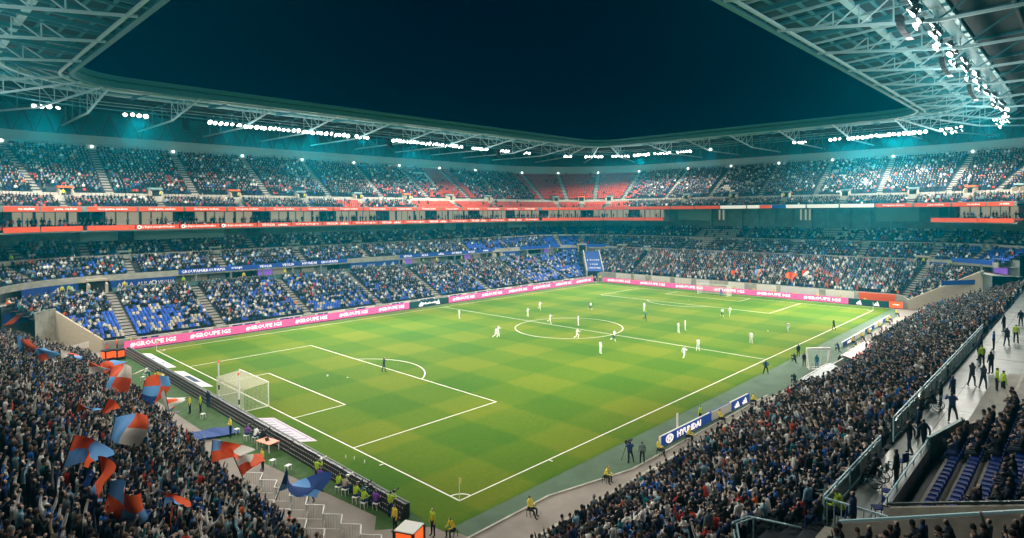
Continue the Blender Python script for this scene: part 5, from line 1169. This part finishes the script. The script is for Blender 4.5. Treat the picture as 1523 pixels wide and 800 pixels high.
for i, (x, y) in enumerate(((69.2, -6.0), (73.6, -6.0), (77.4, -6.1), (84.3, -5.9), (93.3, -5.4), (100.3, -5.0), (90, -5.8))):
    yw = face_to(x, y, x-3, y-10); stool(x, y-.02, yw, 'small stool under a seated steward in the row near the far corner', 'stools near the far corner', 'black_plastic'); person('steward', 'sit', (x, y, 0), yw, 'vest_yellow', 'cloth black', 'steward in yellow jacket seated in the row near the far corner', 'stewards near the far corner')
person('cameraman', 'phone', (12.87, -5.25, 0), face_to(12, -5, 50, 30), 'cloth navy blue', 'cloth dark navy', 'television cameraman in navy jacket by the touchline kerb')
person('camera_assistant', 'stand', (13.5, -5.95, 0), face_to(12, -5, 50, 30), 'cloth grey', 'cloth black', 'camera assistant in grey vest behind the television cameraman')
o = empty('television_camera', (13.15, -4.75, 0), 'black television camera on a tripod by the touchline kerb', 'camera')
b = MB()
for a in range(3): b.bar((0, 0, 1.35), (.45*math.cos(a*2.1), .45*math.sin(a*2.1), 0), .04)
b.build('tripod', 'black_plastic', o); b = MB(); b.box(-.12, .35, -.1, .1, 1.35, 1.65); b.build('body', 'black_plastic', o); b = MB(); b.tube([(.36, 0, 1.5), (.7, 0, 1.5)], .09, 8); b.build('lens', 'dark_steel', o)
person('steward', 'stand', (24.6, -5.1, 0), 0, 'vest_lime', 'cloth black', 'steward in lime bib standing on the turf side of the board row')
b = MB(); b.tube([(0, 0, 0), (0, 0, 1.9), (0, 0, 2.0)], [.1, .1, .06], 8); tag(b.build('bollard', 'white_paint', None, (20.6, -5.0, 0)), 'white padded post standing behind the blue board', 'post')
person('steward', 'stand', (8.2, -9.0, 0), 0, 'vest_orange', 'cloth black', 'steward in orange vest standing before the front row of the packed side stand')
# interview frame: open white frame with a rear lattice
o = empty('interview_frame', (51.6, -6.9, 0), 'white open interview frame standing on the grey turf', 'frame', None, -.75)
b = MB(); F_ = [(-1.1, 0, .05), (1.1, 0, .05), (1.5, 0, 2.6), (-1.5, 0, 2.6)]
for a, c in zip(F_, F_[1:]+F_[:1]): b.bar(a, c, .22, .3)
b.build('front_frame', 'white_paint', o)
b = MB(); G_ = [(-.9, 1.1, .1), (.9, 1.1, .1), (1.0, 1.1, 2.5), (-1.0, 1.1, 2.5)]
for a, c in zip(G_, G_[1:]+G_[:1]): b.bar(a, c, .07)
for a, c in zip(F_, G_): b.bar(a, c, .07)
b.build('rear_frame', 'white_paint', o)
person('technical_staff', 'stand', (52.2, -6.5, 0), -.75, 'cloth teal', 'cloth royal blue', 'man in teal and blue standing inside the white interview frame')
# dugouts: curved shelters with red inner shell
for i, (x0, x1, lb_) in enumerate(((37.5, 46.5, 'curved team dugout with glass top and dark seats'), (51.5, 62.0, 'curved team dugout with red roof shell beside the technical area'))):
    o = empty('dugout', ((x0+x1)/2, -10.4, 0), lb_, 'dugout'); L = (x1-x0)/2; b = MB(); n = 7; pr = [(-1.2+1.9*math.sin(k/n*1.75), .2+2.1*math.sin(k/n*1.45)) for k in range(n+1)]; pr = [(-1.3, .0)]+[(-1.3+2.2*(1-math.cos(k/n*1.5)), .3+1.9*math.sin(k/n*1.5)) for k in range(n+1)]
    for (ya, za), (yb, zb) in zip(pr, pr[1:]): b.hexa([(-L, ya, za), (L, ya, za), (L, yb, zb), (-L, yb, zb), (-L, ya-.02, za+.07), (L, ya-.02, za+.07), (L, yb-.02, zb+.07), (-L, yb-.02, zb+.07)])
    b.build('shell', 'red_roof' if i else 'dark_steel', o)
    for s in (-1, 1): b = MB(); b.poly([(s*L, y, z) for y, z in pr]+[(s*L, .8, 0)]); b.build('side_pane', 'glass_teal', o)
    for k in range(int(2*L/.62)): boxobj('seat', 'seat_blue_one', -L+.1+k*.62, -L+.6+k*.62, -.75, -.25, .35, .5, o)
    boxobj('rim', 'white_paint', -L, L, .86, .96, 2.14, 2.24, o)
    for k in range(int(2*L/1.25)): person('substitute', 'sit', ((x0+x1)/2-L+.4+k*1.25, -10.9, .0), 0, 'cloth dark navy' if i else 'cloth charcoal', 'cloth dark navy', 'substitute in dark tracksuit sitting inside the %s' % ('red shelled dugout' if i else 'glass topped dugout'), 'substitutes in the dugouts')

# ================================================================ BEHIND THE NEAR GOAL
cam_me = MB(); cam_me.box(-.08, .08, -.06, .1, -.06, .08); cam_me.tube([(0, .1, 0), (0, .42, 0), (0, .46, 0)], [.045, .05, .07], 8); CAMM = cam_me.mesh('photo_camera', 'black_plastic'); cam_w = MB(); cam_w.box(-.08, .08, -.06, .1, -.06, .08); cam_w.tube([(0, .1, 0), (0, .5, 0), (0, .55, 0)], [.05, .06, .08], 8); CAMW = cam_w.mesh('photo_camera', 'white_paint')
PH = [(-5.2, 9.9, 'phone', 'vest_lime', 'standing photographer in lime bib aiming a white lens', 1), (-5.75, 8.4, 'stand', 'cloth purple', 'bald photographer in purple top standing behind the dark boards', None), (-4.95, 7.3, 'sit_face', 'vest_lime', 'photographer in lime bib seated beside another with a white lens', None), (-4.85, 6.6, 'sit_face', 'cloth beige', 'photographer in beige top raising a white lens', 1), (-4.95, 5.0, 'sit_face', 'vest_lime', 'photographer in lime bib holding a black lens over the boards', 0), (-5.0, 3.9, 'sit_face', 'vest_lime', 'photographer with pale blue cap and lime bib', 0), (-4.5, 3.2, 'sit', 'cloth purple', 'photographer in purple shirt between two bibbed colleagues', None), (-4.5, 1.5, 'phone', 'vest_lime', 'long haired photographer in lime bib aiming a black lens near the orange cube', 0), (-4.6, 4.5, 'sit_face', 'cloth teal', 'photographer in teal jacket crouched at the boards', 0), (-5.3, 22.4, 'sit_face', 'cloth purple', 'photographer in mauve top near the red table', 0), (-5.0, 21.4, 'sit_lean', 'cloth white', 'photographer in white top leaning over the boards', 0), (-4.85, 20.2, 'sit_face', 'cloth black', 'photographer in black by the red table', 0), (-5.3, 52.6, 'sit_lean', 'cloth white', 'photographer in white sitting by the white chair', None), (-5.6, 47.3, 'phone', 'vest_yellow', 'man in yellow bib standing with a lens before the boards', 0), (-4.8, 48.6, 'sit_face', 'cloth navy blue', 'photographer in navy crouched at the boards by the corner', 0), (-4.3, 34.6, 'stand', 'cloth charcoal', 'photographer in dark jacket next to the tall pole', None), (-4.6, 50.3, 'sit_face', 'cloth black', 'photographer in black among white chairs', 0)]
for x, y, pn, top, lb_, cm_ in PH:
    yw = face_to(x, y, 6, y+4); sit = pn.startswith('sit'); p = person('photographer', pn, (x, y, 0), yw, top, 'cloth navy blue', lb_)
    if sit: stool(x, y, yw, 'folding stool under the '+' '.join(lb_.split()[:6]), None, 'white_paint')
    if cm_ is not None:
        J = skeleton(pn); h = (J['haL']+J['haR'])/2 if pn == 'phone' else J['haL']; c, s = math.cos(yw), math.sin(yw)
        tag(place('photo_camera', CAMW if cm_ else CAMM, None, (x+h[0]*c-(h[1]+.1)*s, y+h[0]*s+(h[1]+.1)*c, h[2]+.02), yw), ('white' if cm_ else 'black')+' long lens camera held by the '+' '.join(lb_.split()[:7]), 'camera')
STW = [(-6.2, 33.9, 'stand', 'vest_yellow', 'steward in yellow bib beside the white stool'), (-5.4, 33.4, 'stand', 'vest_lime', 'steward in lime bib close to the dark boards'), (-5.95, 24.2, 'stand_fold', 'vest_yellow', 'steward in yellow jacket with folded arms by two stools'), (-7.0, 15.0, 'stand', 'vest_yellow', 'steward in yellow jacket beside the navy flag'), (-7.0, 7.35, 'walk', 'vest_orange', 'steward in orange bib walking along the zigzag barriers'), (-5.3, -.2, 'stand', 'vest_yellow', 'steward in yellow jacket next to the orange cube'), (-4.0, -2.3, 'stand', 'vest_lime', 'long haired steward in lime bib past the orange cube'), (-3.2, -3.3, 'sit_lean', 'vest_yellow', 'steward in yellow jacket seated at the turf edge by the corner'), (-6.9, 44, 'stand', 'vest_yellow', 'steward in yellow holding position by the terrace front'), (-5.6, 69.5, 'stand', 'vest_orange', 'steward in orange by the start of the pink boards'), (-3.8, 72.6, 'stand', 'vest_orange', 'steward in orange vest behind the first pink board'), (-2.0, 72.6, 'stand', 'vest_yellow', 'steward in yellow cap behind the first pink board'), (-8.1, 64, 'stand', 'cloth black', 'guard in black at the corner ramp'), (-9, 62.5, 'stand', 'vest_orange', 'guard in orange at the corner ramp'), (108.2, 71.8, 'stand', 'vest_yellow', 'steward in yellow by the tunnel mouth'), (110.2, 70.6, 'stand', 'vest_yellow', 'second steward in yellow by the tunnel mouth'), (109.2, 71.6, 'stand', 'cloth beige', 'man in beige standing in the tunnel mouth')]
for x, y, pn, top, lb_ in STW: person('steward', pn, (x, y, 0), face_to(x, y, -14, y+.5) if x < 50 else yaw_of((-1, -1)), top, 'cloth black', lb_)
stool(-3.2, -3.3, 0, 'stool under the steward at the turf edge by the corner', None, 'black_plastic')
for i, y in enumerate(np.arange(64, -1, -4.7)): person('steward', 'stand', (110.75, float(y), 0), yaw_of((1, 0)), 'vest_yellow', 'cloth black', 'steward in yellow standing behind the pink boards at the far end', 'stewards behind the far end boards')
for i, (x, y) in enumerate(((-5.83, 31.4), (-5.27, 24.65), (-6.08, 15.4), (-5.72, 13.5), (-5.9, 49.8), (-5.9, 51.2))): stool(x, y, .3, ['white stool beside two stewards in bibs', 'white stool beside the steward with folded arms', 'white stool by the navy flag', 'white stool between navy flag and standing photographer', 'white chair among photographers near the corner', 'second white chair among photographers near the corner'][i], None)
o = empty('table', (-4.95, 18.9, 0), 'small table with a red orange top and white legs behind the dark boards', 'table', None, .2); boxobj('top', 'orange_glow', -.5, .5, -.9, .9, .70, .75, o)
for sx in (-1, 1):
    for sy in (-1, 1): boxobj('leg', 'white_paint', sx*.45-.03, sx*.45+.03, sy*.8-.03, sy*.8+.03, 0, .70, o)
b = MB(); b.hexa([(-.16, -.12, .76), (.16, -.12, .76), (.16, .12, .76), (-.16, .12, .76), (-.16, -.12, .78), (.16, -.12, .78), (.16, .12, .78), (-.16, .12, .78)]); b.hexa([(-.16, .12, .78), (.16, .12, .78), (.16, .14, .78), (-.16, .14, .78), (-.16, .2, .98), (.16, .2, .98), (.16, .22, .98), (-.16, .22, .98)])
tag(b.build('laptop', 'black_plastic', None, (-4.95, 18.9, 0)), 'open black laptop on the red orange table', 'laptop')
# orange cube
o = empty('advertising_cube', (-6.05, -2.75, 0), 'black framed cube with orange screens and a pale top by the path corner', 'advertising cube', None, .42)
for s in (-1, 1): boxobj('screen', 'orange_led', -.5, .5, s*.62-.02 if s < 0 else .6, -.6 if s < 0 else .62, .35, 1.42, o); boxobj('screen', 'orange_led', s*.62-.02 if s < 0 else .6, -.6 if s < 0 else .62, -.5, .5, .35, 1.42, o)
boxobj('core', 'black_plastic', -.6, .6, -.6, .6, .02, 1.5, o); boxobj('top', 'white_paint', -.63, .63, -.63, .63, 1.5, 1.55, o)
for sx in (-1, 1):
    for sy in (-1, 1): boxobj('frame_post', 'black_plastic', sx*.61-.07, sx*.61+.07, sy*.61-.07, sy*.61+.07, .0, 1.49, o)
# two small orange screens by the far corner
for i, (x, y) in enumerate(((-6.2, 66.6), (-5.0, 66.2))):
    o = empty('advertising_cube', (x, y, 0), ['small orange screen cube at the corner ramp', 'second small orange screen cube next to the pink boards'][i], 'advertising cube', None, .3)
    boxobj('core', 'black_plastic', -.55, .55, -.55, .55, .0, 1.4, o)
    for s in (-1, 1): boxobj('screen', 'orange_led', -.42, .42, s*.57-.015, s*.57+.015, .35, 1.2, o); boxobj('screen', 'orange_led', s*.57-.015, s*.57+.015, -.42, .42, .35, 1.2, o)
# zigzag crowd barriers
def barrier(p0, p1, label, group):
    a = Vector((*p0, 0)); c = Vector((*p1, 0)); m = (a+c)/2; L = (c-a).length/2-.03; o = empty('crowd_barrier', m, label, 'barrier', group, math.atan2(c.y-a.y, c.x-a.x)); b = MB()
    b.tube([(-L, 0, 0), (-L, 0, 1.1), (L, 0, 1.1), (L, 0, 0)], .04, 6); b.tube([(-L, 0, .18), (L, 0, .18)], .02, 6); b.build('frame', 'white_paint', o)
    b = MB()
    for k in range(1, 7): b.bar((-L+2*L*k/7, 0, .18), (-L+2*L*k/7, 0, 1.1), .011)
    c_ = b.build('bars', 'wall_grey', o); c_['kind'] = 'stuff'
for (xa, ya), (xb, yb), n_, lb_, gr in (((-8.8, 13.0), (-7.6, -2.6), 17, 'white steel crowd barrier in the zigzag line along the path', 'zigzag barriers along the path'), ((-10.2, 10.2), (-9.4, -.5), 12, 'white steel crowd barrier in the zigzag line at the terrace foot', 'zigzag barriers at the terrace foot')):
    pts = [(xa+(xb-xa)*k/(n_-1)+(.5 if k % 2 else -.2), ya+(yb-ya)*k/(n_-1)) for k in range(n_)]
    for p0, p1 in zip(pts, pts[1:]): barrier(p0, p1, lb_, gr)
# ================================================================ FLAGS IN THE STANDING TERRACE
def cloth_flag(base, tip, size, quarters, label, ph=0.0, group=None, droop=.25, dirv=None):
    """pole from the supporter's hands to the tip, cloth of coloured quarters rippling from the pole's upper part"""
    base = Vector(base); tip = Vector(tip); o = empty('flag', base, label, 'flag', group); tp = tip-base; b = MB(); b.tube([(0, 0, 0), tp], .025, 6); b.build('pole', 'black_plastic', o)
    up = tp.normalized(); Wd, Ht = size; d = Vector(dirv or (.55, -.75, 0)); d = (d-up*d.dot(up)).normalized(); nrm_ = up.cross(d).normalized(); nx, ny = 20, 12; mb = MB(); idx = {}
    for side_ in (0, 1):
        for j in range(ny+1):
            v = j/ny; q = tp-up*(v*Ht)
            for i in range(nx+1):
                u = i/nx; th = 1.15*math.sin(4.1*u+ph+1.3*v)+.55*math.sin(8.5*u+2*ph-2.2*v)
                if i: q = q+(d*math.cos(th)+nrm_*math.sin(th)+Vector((0, 0, -droop*2.2*u+.55*math.sin(ph*1.7)*(v-.5)*(1-u)*2)))*(Wd*1.25/nx)
                p = q+up*(v*Ht*.35*u*u)+nrm_*(side_*.012)
                idx[(side_, i, j)] = len(mb.v); mb.v.append(tuple(p))
    mats = []
    for q in quarters:
        for m in q:
            if m not in mats: mats.append(m)
    for side_ in (0, 1):
        for i in range(nx):
            for j in range(ny):
                q = quarters[min(len(quarters)-1, int(j/ny*len(quarters)))]; m = q[min(len(q)-1, int(i/nx*len(q)))]
                f = (idx[(side_, i, j)], idx[(side_, i+1, j)], idx[(side_, i+1, j+1)], idx[(side_, i, j+1)]); mb.f.append(f if side_ else f[::-1]); mb.m.append(mats.index(m))
    c = mb.build('cloth', mats, o)
    for p in c.data.polygons: p.use_smooth = True
    return o
R_, B_, N_, W_ = 'flag_red', 'flag_blue', 'flag_navy', 'flag_white'
def unproj(px, py, depth):
    d = CAMR @ np.array([(px-800.078)/895.669, -(py-335.645)/895.669, -1.0]); return CAMP+d*depth
def kop_z(x): return 1.35+.385*max(0, (-9.4-x)/.79)
FL = [((-19.6, .3), 3.2, (1.9, 2.0), [[R_, B_], [B_, R_]], 'red and blue quartered flag held high among dark clad supporters', .4, (.75, -.6, 0)), ((-18.3, -1.6), 3.4, (1.9, 1.6), [[R_, R_], [R_, B_]], 'mostly red flag with a blue corner above the standing crowd', 1.9, (.3, -.9, 0)), ((-18.9, -4.3), 2.9, (2.0, 2.1), [[B_, R_], [R_, B_], [B_, B_]], 'blue flag with red edge bars above the standing crowd', 3.1, (.8, -.5, 0)), ((-17.0, -4.2), 2.5, (1.3, .9), [[R_], [B_]], 'small flag of one red and one blue stripe', .9, (.8, -.3, 0)), ((-16.2, 8.0), 2.8, (2.1, 1.6), [[B_, R_], [B_, W_]], 'blue and red flag with a white patch', 2.4, (.9, -.2, 0)), ((-11.3, 21.5), 3.6, (2.4, 2.6), [[W_, W_, W_], [W_, R_, W_], [W_, W_, W_]], 'white flag with a red emblem at the front of the terrace', 1.2, (.6, .75, 0)), ((-12.2, 26.8), 3.2, (2.4, 2.4), [[R_, B_], [B_, R_], [N_, R_]], 'red and pale blue quartered flag beside the concrete path', 2.9, (.8, .5, 0)), ((-12.6, 34.0), 3.1, (3.2, 2.4), [[R_, B_, R_], [B_, R_, W_]], 'large red, blue and white flag spread over the front rows', 4.1, (.9, -.3, 0)), ((-14.6, 33.0), 3.0, (2.6, 1.8), [[R_, R_], [W_, B_]], 'red flag with white and blue lower half further up the terrace', 5.0, (.7, -.6, 0)), ((-13.9, 5.6), 3.0, (2.8, 1.7), [[B_, R_, W_], [R_, R_, R_]], 'red flag with blue and white fields by the path', .2, (.75, -.55, 0)), ((-12.2, 4.6), 2.8, (2.4, 1.7), [[W_, R_], [R_, R_]], 'red flag with a cream panel by the path', 1.4, (.8, -.4, 0)), ((-11.4, 2.6), 2.9, (3.2, 2.0), [[N_, B_], [N_, N_], [B_, N_]], 'navy and blue flag hanging over the path', 4.4, (.75, -.6, 0)), ((-17.2, 16.0), 2.6, (.9, 1.5), [[R_]], 'narrow red banner in the middle of the standing crowd', .5, (.4, -.8, 0)), ((-16.9, 37.0), 2.8, (2.0, 1.6), [[B_, B_], [R_, B_]], 'blue flag with red patch near the corner ramp', 3.6, (.8, -.5, 0)), ((-15.2, 41), 2.7, (2.4, 1.4), [[W_, R_, B_]], 'red, white and blue striped flag near the corner ramp', 1.0, (.8, -.6, 0)), ((-11.0, 24.0), 2.0, (2.4, 1.0), [[B_], [R_], [B_]], 'blue flag with a red band dipped toward the path', 5.2, (.9, .3, 0)), ((-18.8, -.6), 2.4, (1.0, .9), [[N_, N_]], 'small dark flag between two red flags', 2.0, (.5, -.8, 0)), ((-14.0, 29.5), 2.9, (2.4, 1.9), [[R_, W_], [B_, R_]], 'red, white and blue flag above the middle of the front rows', 2.6, (.8, -.4, 0)), ((-12.0, 38.5), 2.8, (2.6, 1.7), [[R_, B_], [R_, R_]], 'red flag with a blue corner near the orange screen cubes', 1.6, (.8, .4, 0)), ((-17.8, 44), 2.8, (2.2, 1.8), [[B_, R_]], 'half blue half red flag high on the terrace near the ramp', 3.3, (.8, -.5, 0)), ((-19.2, 12.5), 2.7, (1.3, 1.1), [[R_, B_]], 'small half red half blue flag high in the standing crowd', 4.7, (.7, -.6, 0))]
for j, ((x, y), h, sz, qd, lb_, ph, dv) in enumerate(FL):
    if j < 5 or j == 16: x -= 1.8; y += 1.0; h -= .3
    z = kop_z(x); cloth_flag((x, y, z+.95), (x+.6*math.sin(ph*3), y+.7*math.cos(ph*5), z+h), (sz[0]*.82, sz[1]*.74), qd, lb_, ph, None, .18, dv)
person('flag_bearer', 'one_up', (-6.7, 43.0, 0), yaw_of((-1, .2)), 'cloth black', 'cloth black', 'man in black carrying a yellow flag on the path'); cloth_flag((-6.6, 43.3, 1.0), (-6.5, 43.5, 2.6), (.9, 1.1), [['yellow_flag']], 'plain yellow flag carried on the path before the terrace', .7, None, .2, (.5, -.8, 0))
# dark tarpaulin flag lying over the path, small flags and banners in the far end
b = MB()
for k in range(6):
    a = k/6; c = (k+1)/6
    b.hexa([(-9.2+4.0*a, 27.6-1.4*a, .3), (-9.2+4.0*c, 27.6-1.4*c, .3), (-9.0+4.0*c, 25.2-.8*c, .15), (-9.0+4.0*a, 25.2-.8*a, .15), (-9.2+4.0*a, 27.6-1.4*a, .34+.1*math.sin(k*2)), (-9.2+4.0*c, 27.6-1.4*c, .34+.1*math.sin(k*2+2)), (-9.0+4.0*c, 25.2-.8*c, .19+.08*math.sin(k+1)), (-9.0+4.0*a, 25.2-.8*a, .19+.08*math.sin(k))])
tag(b.build('tarpaulin', 'flag_navy'), 'dark navy tarpaulin spread over the path and turf strip', 'tarpaulin')
EF = [(113.6, 27.5, (1.6, 1.1), [[B_, W_, R_]], 'blue, white and red flag in the far end crowd'), (114.6, 17.0, (1.8, 1.2), [[R_, W_]], 'red and white flag in the far end crowd'), (113.0, 33.2, (1.2, .9), [[R_]], 'small red flag with the far end supporters'), (116, 22, (1.5, 1.0), [[N_, W_, R_]], 'striped flag higher up in the far end crowd'), (113.2, 20.2, (2.4, .9), [[R_, R_]], 'long red flag over the far end front rail')]
for x, y, sz, qd, lb_ in EF:
    z = 1.9+(x-112)*.61; cloth_flag((x, y, z+1.0), (x-.1, y-.2, z+2.7), sz, qd, lb_, x, None, .15, (-.2, -1, 0))
for i, (y0, y1) in enumerate(((66, 61), (60, 56.5), (54.5, 49), (47.5, 43), (41.5, 38), (33, 29), (26, 21.5), (20.5, 12.2), (10.8, 5.2))):
    m = ('flag_white', 'mat_white', 'flag_white')[i % 3]; o = banner('banner', 'white cloth banner tied to the front wall of the far end stand', 111.40, y0, 111.40, y1, 1.15, 1.4, m, [], 'banner', 'white banners on the far end wall')
o = banner('banner', 'red and yellow banner at the far corner of the end stand', 111.40, 4.2, 111.36, -2.5, 1.1, 1.5, 'flag_red', [])
for i, (x0, x1) in enumerate(((-1, 5), (6, 9.5), (12, 17), (20, 24.5), (27, 33), (35, 39.5), (43, 48), (50, 54.5), (58, 63.5), (66, 70), (73, 78), (81, 85), (88, 94), (97, 102))):
    o = banner('banner', 'white banner with blue marks on the wall behind the pink boards', x0, 73.42, x1, 73.42, .72, .66, 'flag_white', [], 'banner', 'white banners behind the pink boards')
    for k in range(random.randint(2, 4)): xx = -(x1-x0)/2+.5+k*(x1-x0-1)/4; boxobj('printed_mark', 'text_blue', xx, xx+random.uniform(.5, 1.1), -.03, -.005, .12, .52, o)

# ================================================================ PEOPLE ON THE WALKWAY
WALK = [(16.8, -25.6, 'phone', 'cloth navy blue', 'woman in navy coat on the walkway with both hands to her head', 1.2), (10.4, -25.3, 'walk', 'cloth dark navy', 'person in dark coat walking past the tall railing', .5), (9.6, -24.8, 'walk', 'cloth black', 'person in black walking beside the first railing gap', .3), (12.4, -24.7, 'stand', 'cloth navy blue', 'woman in blue coat leaning by the tall railing', 0), (14.5, -24.4, 'stand', 'cloth black', 'person in black watching over the tall railing', 0), (21.3, -25.0, 'stand', 'cloth navy blue', 'tall man in long navy coat in the middle of the walkway', .4), (26.4, -25.4, 'walk', 'cloth black', 'man in black walking in a pair on the walkway', 2.2), (26.0, -26.1, 'walk', 'cloth dark navy', 'man in dark jacket walking in a pair on the walkway', 2.2), (25.0, -27.3, 'stand', 'vest_lime', 'steward in lime jacket standing on the wide walkway', 2.6), (25.6, -26.9, 'stand', 'vest_lime', 'second steward in lime jacket close behind the first', 2.9), (33.5, -25.2, 'stand', 'vest_lime', 'steward in lime vest by the packed crowd edge', .8), (31.4, -26.0, 'stand', 'cloth black', 'man in black coat standing near the lime vested steward', .6), (41.3, -25.2, 'stand', 'cloth royal blue', 'person in blue jacket further along the walkway', 0), (46.2, -26.4, 'stand', 'vest_lime', 'steward in lime vest at the wide end of the walkway', 1.8), (43.9, -25.9, 'walk', 'cloth black', 'person in black walking beyond the blue jacketed one', 2), (38.5, -24.6, 'stand', 'cloth dark navy', 'onlooker in dark navy leaning at the railing', 0), (36.0, -24.7, 'stand', 'cloth charcoal', 'onlooker in charcoal coat leaning at the railing', 0), (52, -25, 'stand', 'cloth black', 'onlooker in black near the walkway end', .4), (57, -26, 'stand', 'cloth dark navy', 'dark figure standing at the walkway end', 1)]
for x, y, pn, top, lb_, yw in WALK: person('person', pn, (x, y, 7.0), -yw, top, 'cloth black' if 'lime' in top else 'cloth dark navy', lb_, sc=1.02)
person('steward', 'sit_lean', (-.3, -24.4, 7.0), 0, 'vest_lime', 'cloth black', 'steward in lime hooded jacket seated at the railing corner', sc=1.1)
person('steward', 'stand', (-1.1, -25.0, 7.0), 0, 'cloth navy blue', 'cloth dark navy', 'security man in navy jacket seen from behind at the railing corner', sc=1.06)
def chair(x, y, z, yaw, label, m='seat_blue_one'):
    o = empty('chair', (x, y, z), label, 'chair', None, yaw); boxobj('seat', m, -.22, .22, -.22, .22, .43, .47, o); boxobj('backrest', m, -.22, .22, -.26, -.22, .48, .9, o)
    for sx in (-1, 1):
        for sy in (-1, 1): boxobj('leg', 'dark_steel', sx*.19-.015, sx*.19+.015, sy*.19-.015, sy*.19+.015, 0, .43, o)
chair(-.3, -24.35, 7.0, 0, 'chair under the lime jacketed steward at the railing corner'); chair(1.3, -25.3, 7.0, .6, 'dark blue chair standing empty beside the wheelchair bay'); chair(7.2, -24.9, 7.0, -.4, 'blue chair on the walkway before the first railing gap'); chair(3.2, -25.2, 7.0, .2, 'blue chair tipped close behind the wheelchair user')
def wheelchair(x, y, z, yaw, label):
    o = empty('wheelchair', (x, y, z), label, 'wheelchair', None, yaw); boxobj('seat', 'black_plastic', -.22, .22, -.2, .25, .45, .5, o); boxobj('backrest', 'black_plastic', -.22, .22, -.26, -.2, .5, .95, o)
    for s in (-1, 1):
        w_ = empty('wheel', (s*.29, -.1, .31)); w_.parent = o
        b = MB(); pts = [(0, .3*math.cos(a*math.pi/9), .3*math.sin(a*math.pi/9)) for a in range(19)]; b.tube(pts, .02, 5); b.build('tyre', 'black_plastic', w_)
        b = MB()
        for a in range(8): b.bar((0, 0, 0), (0, .28*math.cos(a*math.pi/4), .28*math.sin(a*math.pi/4)), .01)
        b.build('spokes', 'steel_haze_pale', w_)
        b = MB(); b.tube([(s*.2, .38, 0), (s*.2, .38, .15)], .06, 6); b.bar((s*.2, .25, .45), (s*.2, .55, .12), .03); b.bar((s*.22, -.25, .9), (s*.22, -.42, .92), .03); b.build('frame', 'steel_haze_deep', o)
for i, (x, y) in enumerate(((4.4, -24.4), (5.3, -24.5), (18.6, -24.5))):
    lb_ = ('wheelchair with big spoked wheels at the low railing', 'second wheelchair next to the first at the low railing', 'wheelchair parked behind the tall railing')[i]; wheelchair(x, y, 7.0, 0, lb_); person('spectator', 'sit_lean' if i else 'sit', (x, y+.02, 7.0), 0, 'cloth black' if i != 1 else 'cloth dark navy', 'cloth black', 'wheelchair user in dark coat, in the '+' '.join(lb_.split()[:3])+(' with spoked wheels' if i == 0 else ' by the railing'))
person('person', 'stand', (4.9, -25.2, 7.0), 0, 'cloth black', 'cloth black', 'companion in black standing behind the wheelchair users', sc=1.03); person('person', 'stand', (19.6, -24.6, 7.0), 0, 'cloth charcoal', 'cloth black', 'companion in charcoal standing behind the tall railing by a wheelchair')
# stewards and people at the box bays and vomitories of the far bowl
for i, st in enumerate([('S', 0.7), ('S', 9.6), ('S', 20), ('S', 28), ('S', 56.4), ('S', 62), ('S', 66), ('S', 74), ('S', 86), ('C', D(80)), ('C', D(52)), ('C', D(20)), ('R', D(8)), ('R', D(26)), ('A', D(78)), ('A', D(74))]):
    p = pos(st, (122.5, 87.7, 8.0, 6.9)); person('steward', 'stand', p, yaw_of(inward(st)), random.choice(('vest_lime', 'vest_yellow')), 'cloth black', 'steward in bright jacket standing on the walkway above the lower blue seats', 'stewards on the lower bowl walkway')
for i, st in enumerate([('S', x+.9) for x in (2.2, 17.2, 33, 48, 63, 78)]+[('A', D(64))]):
    p = pos(st, (129.9, 94.1, 11.7, 12.0)); person('steward', 'stand', p, yaw_of(inward(st)), 'vest_lime', 'cloth black', 'steward in lime jacket at a stair head of the middle tier', 'stewards at the middle tier stairs')
for i, st in enumerate([('A', D(85))]+[('S', x+.8) for x in (8, 22, 36, 50, 64)]+[('E', 40.5), ('E', 26.5)]):
    p = pos(st, (129.2, 96.7, 22.5, 22.5)); person('steward', 'stand', p, yaw_of(inward(st)), 'vest_yellow', 'cloth black', 'steward in yellow jacket by an upper tier doorway', 'stewards at the upper tier doorways')
